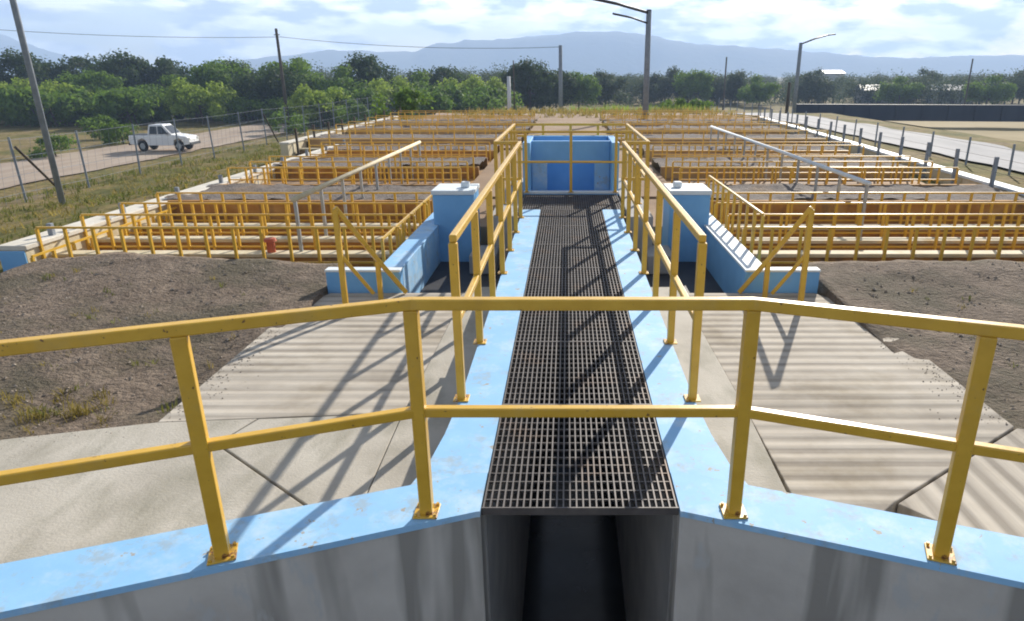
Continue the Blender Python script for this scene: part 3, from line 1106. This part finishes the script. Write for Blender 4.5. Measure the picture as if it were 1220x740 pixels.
spots = [(8.55, 'in the trough nearest the soil bank'), (9.4, 'between the front and middle cream channel walls'), (10.3, 'between the middle and rear cream channel walls'),
         (11.25, 'just before the first gravel bed'), (13.75, 'just behind the first gravel bed'), (15.75, 'just before the second gravel bed'), (18.3, 'just behind the second gravel bed'), (19.2, 'before the last gravel bed of the near basin'), (14.75, 'midway between the first and second gravel beds')]
for y, wh in spots:
    zb, hh = (-1.05, 1.05) if y < 13.3 else (-.46, .55)
    basin_rail(-6.85, -2.2, y, 'yellow railing %s on the left' % wh, zb=zb, h=hh)
    basin_rail(2.2, 7.75, y, 'yellow railing %s on the right' % wh, zb=zb, h=hh)
for y, wh in ((22.75, 'at the near edge of the far basin'), (27.1, 'in the middle of the far basin'), (31.1, 'towards the back of the far basin'), (25.6, 'behind the first bed of the far basin'), (29.8, 'behind the middle bed of the far basin'), (33.7, 'behind the last bed of the far basin'), (35.3, 'at the very back of the far basin')):
    basin_rail(-8.5, -1.7, y, 'yellow railing %s on the left' % wh, step=.7, zb=-.46, h=.6)
    basin_rail(1.7, 8.4, y, 'yellow railing %s on the right' % wh, step=.7, zb=-.46, h=.6)
basin_rail(-6.72, 13.4, 8.2, 'yellow railing along the inner face of the long left wall', along_y=True, zb=-1.05, h=.76)
basin_rail(-2.26, 11.1, 7.9, 'yellow railing beside the left blue sump wall', along_y=True)
basin_rail(2.24, 11.1, 7.9, 'yellow railing beside the right blue sump wall', along_y=True, h=1.35, step=.36)

# a red cap on the left channel wall
rc = thing('standpipe', 'short red capped standpipe on the front cream channel wall of the left basin', 'standpipe', (-4.0, 8.81, -.40))
MB().cyl((-4.0, 8.81, -.40), (-4.0, 8.81, -.25), .055, n=14).build('pipe', M['red_paint'], rc)
MB().cyl((-4.0, 8.81, -.25), (-4.0, 8.81, -.21), .085, .07, n=14).build('cap', M['red_paint'], rc)

# concrete fence posts with wires on both long walls
def wall_fence(label, p, q, n, h, z0, name='wire_fence', strands=(.45, .8), mat='post_grey', wp=.065):
    p, q = Vector((*p, z0)), Vector((*q, z0))
    t = thing(name, label, 'fence', (p + q) / 2)
    pr = None
    for k in range(n):
        c = p.lerp(q, k / (n - 1))
        if pr is None:
            pr = MB().box(-wp / 2, wp / 2, -wp / 2, wp / 2, 0, h).build('post', M[mat], None, bevel=.008)
            o = pr
        else:
            o = pr.copy()
            COL.objects.link(o)
        o.parent = t
        o.location = c - (p + q) / 2
        o.rotation_euler = (random.uniform(-.02, .02), random.uniform(-.02, .02), 0)
    for s in strands:
        MB().tube([p + Vector((0, 0, h * s)), q + Vector((0, 0, h * s))], .004, 5).build('wire', M['wood_dark'], t)
    return t


wall_fence('row of grey concrete posts with wires beside the long left wall', (-6.93, 8.9), (-6.87, 21.2), 9, 1.02, -1.05)
wall_fence('row of grey concrete posts with wires along the white topped right wall', (8.0, 10.3), (9.55, 35.5), 18, 1.45, -1.1)
wall_fence('row of short dark piers and wires along the far left beam wall', (-8.6, 22.0), (-8.6, 36.0), 10, 1.3, -1.05, mat='wood_dark')
wall_fence('low wire fence with thin posts between the right wall and the gravel road', (10.75, 11), (11.05, 52), 22, .75, -.5, mat='post_grey', wp=.045)


# chain link fence on the left ------------------------------------------------
def chain_fence():
    t = thing('chain_link_fence', 'long chain link fence with thin grey posts below the dirt road on the left', 'fence', (-17.3, 40, -2))
    ysf = [12.5 + 3.05 * k for k in range(26)]
    zt = []
    pr = None
    for k, y in enumerate(ysf):
        x = -17.3 + random.uniform(-.08, .08)
        z = terrain(x, y)
        zt.append(z)
        if pr is None:
            pr = MB().cyl((0, 0, -.2), (0, 0, 2.0), .035, n=8).build('post', M['post_grey'], None)
            o = pr
        else:
            o = pr.copy()
            COL.objects.link(o)
        o.parent = t
        o.location = Vector((x, y, z)) - ORI[t.name]
        o.rotation_euler = (random.uniform(-.03, .03), random.uniform(-.03, .03), 0)
    b = MB()
    for s in (.3, .85, 1.4, 1.93):
        b.tube([(-17.3, y, z + s) for y, z in zip(ysf, zt)], .006, 4)
    for i in range(len(ysf) - 1):          # diagonal weave, thinned out
        for j in range(7):
            f = j / 7
            y = ysf[i] + 3.05 * f
            z = zt[i] * (1 - f) + zt[i + 1] * f
            b.cyl((-17.3, y, z + .05), (-17.3, y + .3, z + 1.93), .004, n=3)
    b.build('mesh', M['post_grey'], t)
    for y in (ysf[3], ysf[9]):
        z = terrain(-17.3, y)
        MB().cyl((-17.3, y + .05, z + 1.7), (-17.3, y + 1.7, z - .1), .04, n=8).build('brace', M['wood_dark'], t)


chain_fence()


# ------------------------------------------------------------------ poles and cables
def ray(px, py, Y):
    a, e = azel(px, py)
    return Vector((-.057 + a * Y, Y, 1.835 + e * Y))


def pole(name, label, x, y, top, r0, r1, mat, z=None):
    z = terrain(x, y) - .2 if z is None else z
    t = thing(name, label, 'pole', (x, y, z))
    MB().cyl((x, y, z), (x, y, top), r0, r1, 14).build('shaft', M[mat], t, smooth=True)
    return t


p = ray(74, 240, 20.3)
t = pole('utility_pole', 'tall slender grey pole rising out of the picture beside the left fence', p.x, p.y, 8.2, .085, .075, 'post_grey')
MB().box(p.x - .7, p.x + .7, p.y - .05, p.y + .05, 7.6, 7.7).build('crossarm', M['wood_dark'], t)

p = ray(340, 120, 78)
t = pole('utility_pole', 'dark wooden utility pole standing above the trees on the left', p.x, p.y, ray(335, 34, 78).z, .19, .14, 'wood_dark')
MB().box(p.x - .3, p.x + .3, p.y - .05, p.y + .05, ray(335, 42, 78).z, ray(335, 41, 78).z).build('crossarm', M['wood_dark'], t)
PA = ray(335, 44, 78)
p = ray(668, 132, 70)
t = pole('utility_pole', 'dark grey pole left of the big lamp post, before the mesa', p.x, p.y, ray(668, 54, 70).z, .22, .17, 'post_grey')
PB = ray(668, 56, 70)
p = ray(607, 132, 62)
t = pole('marker_post', 'short white post left of the dark grey pole', p.x, p.y, ray(607, 91, 62).z, .17, .15, 'pole_white')
p = ray(613, 132, 64)
t = pole('marker_post', 'thin dark post just right of the short white post', p.x, p.y, ray(613, 72, 64).z, .06, .05, 'wood_dark')
for px, pt, lab in ((862, 68, 'thin far pole on the right of the mesa above the hazy trees'), (1150, 70, 'thin far pole near the right picture edge above the trees')):
    p = ray(px, 120, 120)
    pole('utility_pole', lab, p.x, p.y, ray(px, pt, 120).z, .14, .12, 'wood_dark')


def lamp_post(label, px, base_z, Y, ptop, tips, r, mat):
    p = ray(px, 130, Y)
    top = ray(px, ptop, Y).z
    t = thing('lamp_post', label, 'lamp post', (p.x, p.y, base_z))
    MB().cyl((p.x, p.y, base_z), (p.x, p.y, top), r, r * .82, 14).build('shaft', M[mat], t, smooth=True)
    MB().cyl((p.x, p.y, top), (p.x, p.y, top + .06), r * .9, r * .7, 14).build('cap', M['dark_metal'], t)
    for (dx, dy, dz, z0, rr) in tips:
        s = Vector((p.x, p.y, top - z0))
        e = s + Vector((dx, dy, dz))
        m = s.lerp(e, .5) + Vector((0, 0, .06))
        MB().tube([s, m, e], rr, 8).build('arm', M['dark_metal'] if mat != 'pole_white' else M[mat], t, smooth=True)
    return t, top, p


t, top, p = lamp_post('thick grey lamp post with two long arms reaching left, right of the walkway', 769, -.55, 39, 13, [(-3.6, -3.0, .50, .10, .075), (-2.0, -1.7, .35, .62, .05)], .17, 'post_grey')
e = Vector((p.x - 3.6, p.y - 3.0, top + .40))
MB().sweep([e, e + Vector((-.55, -.45, .06))], .2, .09).build('lamp_head', M['dark_metal'], t, bevel=.02)
p = ray(942, 135, 60)
t, top, p = lamp_post('slim grey lamp post with one arm reaching right, beside the dark blue wall', 946, terrain(p.x, p.y) - .2, 60, 52, [(2.5, 1.0, .75, .05, .06)], .17, 'post_grey')
e = Vector((p.x + 2.5, p.y + 1.0, top + .70))
MB().sweep([e, e + Vector((.7, .28, .08))], .2, .1).build('lamp_head', M['dark_metal'], t, bevel=.02)
p = ray(937, 135, 62)
pole('marker_post', 'short dark post at the left end of the dark blue wall', p.x, p.y, ray(935, 98, 62).z, .15, .13, 'wood_dark')


def cable(label, a, b_, sag, r=.022):
    pts = []
    for i in range(25):
        f = i / 24
        q = a.lerp(b_, f)
        q.z -= sag * 4 * f * (1 - f)
        pts.append(q)
    c = MB().tube(pts, r, 5).build('power_cable', M['dark_metal'])
    tag(c, label, 'cable')


cable('thin power cable from the dark wooden pole to the dark grey pole by the mesa', PA, PB, .5)
cable('thin power cable running left from the dark wooden pole', ray(-160, 22, 70), PA, .6)


# ------------------------------------------------------------------ far wall and houses
def long_wall():
    a, b_ = ray(944, 148, 62), ray(1420, 152, 58)
    z0 = terrain(a.x, a.y) - .3
    t = thing('lagoon_wall', 'long dark blue wall across the dry field on the right', 'wall', ((a.x + b_.x) / 2, 60, z0))
    zt = ray(944, 125, 62).z
    MB().sweep([(a.x, a.y, (z0 + zt) / 2), (b_.x, b_.y, (z0 + zt) / 2)], .3, zt - z0).build('panel', M['liner'], t)
    MB().sweep([(a.x, a.y, zt + .03), (b_.x, b_.y, zt + .05)], .4, .08).build('coping', M['liner'], t)
    n = 16
    for k in range(n):
        q = Vector((a.x, a.y, 0)).lerp(Vector((b_.x, b_.y, 0)), k / (n - 1))
        MB().box(q.x - .12, q.x + .12, q.y - .22, q.y - .152, z0, zt).build('buttress', M['liner'], t)


long_wall()


def house(label, px, Y, w, d, hw, hr, roof, rot=0, zoff=0):
    p = ray(px, 120, Y)
    z = terrain(p.x, p.y) + zoff
    t = thing('house', label, 'house', (0, 0, 0))
    wl = MB().box(-w / 2, w / 2, -d / 2, d / 2, -.5, hw).build('wall', M['house_wall'], t)
    b = MB()
    b.ring([[(-w / 2 - .4, -d / 2 - .5, hw), (-w / 2 - .4, d / 2 + .5, hw), (-w / 2 - .4, 0, hw + hr)], [(w / 2 + .4, -d / 2 - .5, hw), (w / 2 + .4, d / 2 + .5, hw), (w / 2 + .4, 0, hw + hr)]])
    b.build('roof', M[roof], t)
    MB().box(-.45, .45, -d / 2 - .05, -d / 2 + .03, 0, 2.0).build('door', M['wood_dark'], t)
    for sx in (-1, 1):
        MB().box(sx * w * .3 - .5, sx * w * .3 + .5, -d / 2 - .04, -d / 2 + .03, 1.0, 1.9).build('window', M['glass'], t)
    t.location = (p.x, p.y, z)
    t.rotation_euler = (0, 0, rot)


house('small grey roofed house half hidden under the trees at far left', 97, 93, 5, 4, 2.0, .9, 'roof_grey', .5)
house('low dark red roofed shed among the trees behind the white pickup', 172, 96, 6, 4, 1.7, .8, 'roof_red', .3)
house('wide low house with zinc roof right of the white pickup', 302, 94, 7, 5, 1.6, .8, 'roof_grey', .25)
house('pale roofed house in the hazy trees right of the slim lamp post', 986, 300, 9, 6, 6.6, 1.2, 'roof_grey', .2)
house('pale low house behind the dark blue wall, centre of the right wood', 1042, 150, 7, 5, 2.6, 1.1, 'roof_grey', -.1)
house('pale low house near the right edge behind the dark blue wall', 1130, 150, 8, 5, 2.6, 1.1, 'roof_grey', -.2)


# ------------------------------------------------------------------ pickup
def pickup():
    t = thing('pickup_truck', 'white pickup truck parked on the dirt road beyond the left fence', 'pickup', (0, 0, 0))
    # body profile, x forward
    def slabprof(prof, w0, w1, ztop):
        b = MB()
        n = len(prof)
        rr = []
        for s in (-1, 1):
            rr.append([(x, s * (w0 + (w1 - w0) * max(0, (z - .95) / .9)), z) for x, z in prof])
        b.ring(rr)
        return b
    low = [(-2.55, .50), (-2.6, .75), (-2.58, 1.08), (-.95, 1.10), (1.05, 1.12), (1.35, 1.10), (2.35, .98), (2.52, .82), (2.55, .48), (2.05, .42), (1.95, .75), (1.6, .88), (1.25, .75),
           (1.15, .40), (-1.05, .40), (-1.15, .75), (-1.5, .88), (-1.85, .75), (-1.95, .42)]
    slabprof(low, .88, .80, 1.1).build('body', M['car_white'], t, bevel=.04)
    cab = [(-.98, 1.10), (-.80, 1.78), (.35, 1.80), (1.12, 1.115)]
    slabprof(cab, .86, .70, 1.8).build('cab', M['car_white'], t, bevel=.04)
    b = MB()
    for s in (-1, 1):
        def yy(z):
            return s * (.865 - .16 * (z - 1.1) / .9 + .012)
        for (xa, xb, xc, xd) in ((-.78, -.12, -.12, -.66), (-.02, .82, .32, -.02)):
            b.quad((xa, yy(1.17), 1.17), (xb, yy(1.17), 1.17), (xc, yy(1.68), 1.68), (xd, yy(1.68), 1.68))
    b.quad((1.06, -.70, 1.19), (1.06, .70, 1.19), (.50, .60, 1.70), (.50, -.60, 1.70))
    b.quad((-.97, -.66, 1.22), (-.97, .66, 1.22), (-.85, .58, 1.68), (-.85, -.58, 1.68))
    b.build('window', M['glass'], t)
    MB().box(-2.45, -1.02, -.72, .72, 1.095, 1.125).build('cargo_bed', M['dark_metal'], t)
    for x in (1.6, -1.5):
        for s in (-1, 1):
            w = MB().cyl((x, s * .66, .37), (x, s * .90, .37), .37, n=20).build('wheel', M['tyre'], t)
            r_ = MB().cyl((x, s * .895, .37), (x, s * .912, .37), .21, n=14).build('rim', M['galv'], w)
    for s in (-1, 1):
        MB().box(2.44, 2.555, s * .72 - .13, s * .72 + .13, .76, .90).build('headlight', M['lamp'], t)
        MB().box(-2.612, -2.56, s * .76 - .07, s * .76 + .07, .80, 1.02).build('tail_light', M['red_lens'], t)
        MB().box(.72, .86, s * .92 - .09, s * .92 + .09, 1.14, 1.28).build('mirror', M['dark_metal'], t)
    MB().box(2.5, 2.66, -.85, .85, .42, .60).build('bumper', M['dark_metal'], t, bevel=.02)
    MB().box(-2.70, -2.56, -.85, .85, .44, .58).build('bumper', M['dark_metal'], t, bevel=.02)
    p = ray(199, 180, 54)
    t.location = (p.x, p.y, terrain(p.x, p.y) + .07)
    t.rotation_euler = (0, 0, R(4))
    t.scale = (.86, .98, 1.1)


pickup()


# ------------------------------------------------------------------ trees
def tree_mesh(seed, h, rad, mat, nclump=26, leaves=80, leaf=.16, trunk_h=.35, flat=.75):
    rnd = random.Random(seed)
    b = MB()
    trunk = [(0, 0, -.3), (rnd.uniform(-.1, .1), rnd.uniform(-.1, .1), h * trunk_h * .6), (rnd.uniform(-.2, .2), rnd.uniform(-.2, .2), h * .62)]
    b.tube(trunk, [.028 * h, .022 * h, .010 * h], 7)
    cl = []
    for i in range(nclump):
        a = rnd.uniform(0, 6.283)
        rr = rad * math.sqrt(rnd.random()) * .86
        zc = h * (trunk_h + (1 - trunk_h) * (.10 + .80 * rnd.random() * (1 - .45 * (rr / rad) ** 2)))
        cl.append((Vector((rr * math.cos(a), rr * math.sin(a), zc)), rad * rnd.uniform(.22, .42)))
    for c, r in cl[:11]:
        s = Vector(trunk[1]).lerp(Vector(trunk[2]), rnd.random())
        m = s.lerp(c, .5) + Vector((0, 0, -.05 * h))
        b.tube([s, m, c], [.010 * h, .007 * h, .003 * h], 5)
    f = MB()
    for c, r in cl:
        for _ in range(leaves):
            d = Vector((rnd.gauss(0, 1), rnd.gauss(0, 1), rnd.gauss(0, 1))).normalized()
            q = c + Vector((d.x, d.y, d.z * flat)) * (r * (rnd.random() ** .45) * rnd.uniform(.8, 1.15))
            n = (d + Vector((rnd.gauss(0, .6), rnd.gauss(0, .6), rnd.gauss(0, .6) + .4))).normalized()
            u = n.cross(Vector((rnd.gauss(0, 1), rnd.gauss(0, 1), rnd.gauss(0, 1)))).normalized()
            w = n.cross(u)
            s = leaf * rnd.uniform(.6, 1.4)
            f.quad(q - u * s, q - w * s * .6, q + u * s, q + w * s * .6)
    return b, f


def make_kind(name, label, cat, seed, h, rad, mat, **kw):
    t = thing(name, label, cat, (0, 0, 0))
    b, f = tree_mesh(seed, h, rad, mat, **kw)
    b.build('trunk', M['bark'], t, smooth=True)
    f.build('crown', M[mat], t)
    return t


kinds = {
    'dark': make_kind('tree', 'x', 'tree', 21, 7.0, 3.6, 'leaf_dark', trunk_h=.2, nclump=44, leaves=190, leaf=.17),
    'dark2': make_kind('tree', 'x', 'tree', 29, 6.4, 3.9, 'leaf_dark', trunk_h=.15, nclump=44, leaves=190, leaf=.17),
    'mid': make_kind('tree', 'x', 'tree', 22, 6.0, 3.4, 'leaf_mid', nclump=42, leaves=190, leaf=.16, trunk_h=.22),
    'mid2': make_kind('tree', 'x', 'tree', 28, 5.4, 3.6, 'leaf_mid', nclump=42, leaves=190, leaf=.16, trunk_h=.18),
    'light': make_kind('tree', 'x', 'tree', 23, 4.6, 2.9, 'leaf_light', nclump=26, leaves=190, leaf=.14, trunk_h=.15),
    'bush': make_kind('shrub', 'x', 'shrub', 24, 2.2, 1.7, 'leaf_mid', nclump=18, leaves=70, leaf=.12, trunk_h=.05),
    'far': make_kind('tree', 'x', 'tree', 25, 6.5, 4.0, 'leaf_far', nclump=26, leaves=170, leaf=.19, trunk_h=.2),
}
used = set()


def plant(kind, x, y, s, label, group=None, rz=None, zs=1.0):
    src = kinds[kind]
    if kind not in used:
        used.add(kind)
        o = src
    else:
        o = copy_tree(src)
    o.location = (x, y, terrain(x, y) - .1)
    o.rotation_euler = (0, 0, random.uniform(0, 6.28) if rz is None else rz)
    o.scale = (s, s, s * zs)
    o['label'] = label
    if group:
        o['group'] = group
    elif 'group' in o:
        del o['group']
    return o


# front row on the left, each placed by eye: (kind, picture x, distance, height of its top in the picture, label)
KH = {'dark': 7.0, 'dark2': 6.4, 'mid': 6.0, 'mid2': 5.4, 'light': 4.6, 'bush': 2.2, 'far': 6.5}
front = [
    ('light', 2, 88, 92, 'light green bushy tree at the left picture edge'),
    ('dark', 30, 104, 68, 'tall dark tree behind the leaning grey pole at far left'),
    ('light', 70, 86, 98, 'light green low tree left of the small grey house'),
    ('dark2', 92, 112, 68, 'broad dark tree behind the small grey house'),
    ('mid', 112, 92, 88, 'mid green tree right above the small grey house'),
    ('dark', 150, 106, 70, 'dark round tree above the dark red shed, left one'),
    ('dark2', 182, 110, 70, 'dark wide tree directly above the white pickup'),
    ('mid2', 205, 92, 92, 'mid green tree right of the dark red shed'),
    ('light', 236, 84, 96, 'light green tree just right of the white pickup'),
    ('mid', 262, 98, 76, 'mid green tree left of the dark wooden pole'),
    ('dark', 283, 112, 78, 'dark tree in the dip left of the dark wooden pole'),
    ('dark2', 322, 92, 82, 'dark spreading tree at the foot of the dark wooden pole'),
    ('mid', 352, 100, 74, 'tall mid green tree just right of the dark wooden pole'),
    ('light', 380, 80, 103, 'pale green low tree in front of the tall mid green tree'),
    ('mid2', 405, 98, 82, 'mid green tree left of the dark dome tree'),
    ('dark', 436, 104, 72, 'dark dome topped tree midway between the wooden pole and the walkway'),
    ('light', 465, 92, 93, 'light green tree right below the dark dome tree'),
    ('mid2', 497, 100, 88, 'mid green tree left of the second dark dome'),
    ('dark2', 523, 112, 80, 'second dark dome tree, nearer the walkway'),
    ('light', 552, 100, 92, 'light green tree at the right end of the left wood'),
    ('light', 580, 108, 94, 'last light green tree before the short white post'),
    ('dark', 632, 104, 74, 'dark tree between the short white post and the dark grey pole'),
    ('dark2', 655, 108, 82, 'dark tree just left of the dark grey pole'),
    ('mid', 690, 112, 86, 'mid green tree between the dark grey pole and the big lamp post'),
    ('far', 722, 122, 84, 'dusty green tree just left of the big lamp post'),
    ('far', 792, 118, 88, 'dusty green tree just right of the big lamp post'),
    ('mid', 826, 112, 92, 'mid green tree left part of the right wood'),
    ('far', 872, 116, 92, 'dusty green tree below the far thin pole'),
    ('mid2', 905, 108, 98, 'low mid green tree left of the slim lamp post'),
    ('far', 968, 118, 90, 'dusty tree right behind the slim lamp post'),
    ('mid2', 1072, 112, 98, 'mid green tree right of the centre house in the right wood'),
    ('far', 1100, 128, 88, 'dusty tree between the two pale houses behind the blue wall'),
    ('mid2', 1178, 106, 98, 'mid green tree right of the right edge house'),
    ('far', 1208, 118, 90, 'dusty tree at the right picture edge'),
]
for kd, px, Y, pt, lab in front:
    p = ray(px, 110, Y)
    ht_ = ray(px, pt, Y).z - terrain(p.x, p.y)
    s = ht_ / (KH[kd] * .93)
    if px < 600:
        s *= 1.06
    if px > 780:
        s *= 1.22
        Y *= 1.22
        p = ray(px, 110, Y)
    plant(kd, p.x, p.y, s, lab, 'trees in the woods beyond the plant', zs=1.0)
# undergrowth that closes the foot of the left wood
rnd_u = random.Random(3)
for k in range(85):
    px = rnd_u.uniform(-40, 600)
    p = ray(px, 120, rnd_u.uniform(80, 104))
    plant('bush', p.x, p.y, rnd_u.uniform(1.2, 2.3), 'leafy green shrub in the undergrowth at the foot of the left wood', 'undergrowth of the left wood')
# shrubs
p = ray(480, 148, 41)
plant('bush', p.x, p.y, 1.0, 'lone dark green shrub at the far end of the left beam wall', zs=1.05)
for px, Y, s, lab in ((140, 60, 1.0, 'green shrub on the dirt bank left of the white pickup'), (55, 50, .9, 'green shrub behind the leaning grey pole'), (110, 64, 1.1, 'green shrub below the small grey house'),
                      (345, 70, 1.2, 'green shrub below the dark wooden pole'), (415, 74, 1.2, 'green shrub below the dark dome tree'), (800, 60, .8, 'pale shrub beside the big lamp post'),
                      (838, 62, .8, 'pale shrub right of the big lamp post')):
    p = ray(px, 130, Y)
    plant('bush', p.x, p.y, s, lab)


# the wood behind reads as one mass
def far_wood():
    b = MB()
    rnd = random.Random(77)
    spots_ = []
    for _ in range(900):
        px = rnd.uniform(-260, 1480)
        Y = 140 + 420 * rnd.random() ** 2.2
        if px < 600:
            Y = 112 + 100 * rnd.random()
        a, e = azel(px, 100)
        x = -.057 + a * Y
        hh = rnd.uniform(4.5, 7.5) if px < 600 else rnd.uniform(5.0, 6.4)
        spots_.append((x, Y, hh))
    for x, Y, hh in spots_:
        z0 = terrain(x, Y)
        rad = hh * rnd.uniform(.5, .75)
        n = 320 if Y > 250 else 520
        sz = .14 if Y < 250 else .24
        cl = [(Vector((x + rnd.gauss(0, rad * .45), Y + rnd.gauss(0, rad * .45), z0 + hh * rnd.uniform(.15, .8))), rad * rnd.uniform(.35, .6)) for _ in range(9)]
        for k in range(n * 2):
            c, r = cl[k % 9]
            d = Vector((rnd.gauss(0, 1), rnd.gauss(0, 1), rnd.gauss(0, 1))).normalized()
            q = c + d * (r * rnd.random() ** .5)
            nn = (d + Vector((rnd.gauss(0, .6), rnd.gauss(0, .6), .4 + rnd.gauss(0, .6)))).normalized()
            u = nn.cross(Vector((rnd.gauss(0, 1), rnd.gauss(0, 1), rnd.gauss(0, 1)))).normalized()
            w = nn.cross(u)
            s = sz * rnd.uniform(.7, 1.5)
            b.quad(q - u * s, q - w * s * .7, q + u * s, q + w * s * .7)
        b.cyl((x, Y, z0 - .3), (x, Y, z0 + hh * .6), .16, .07, 5)
    tag(b.build('distant_wood', M['leaf_far']), 'hazy wood of many trees stretching behind the plant to the foot of the hills', 'wood', kind='stuff')


far_wood()
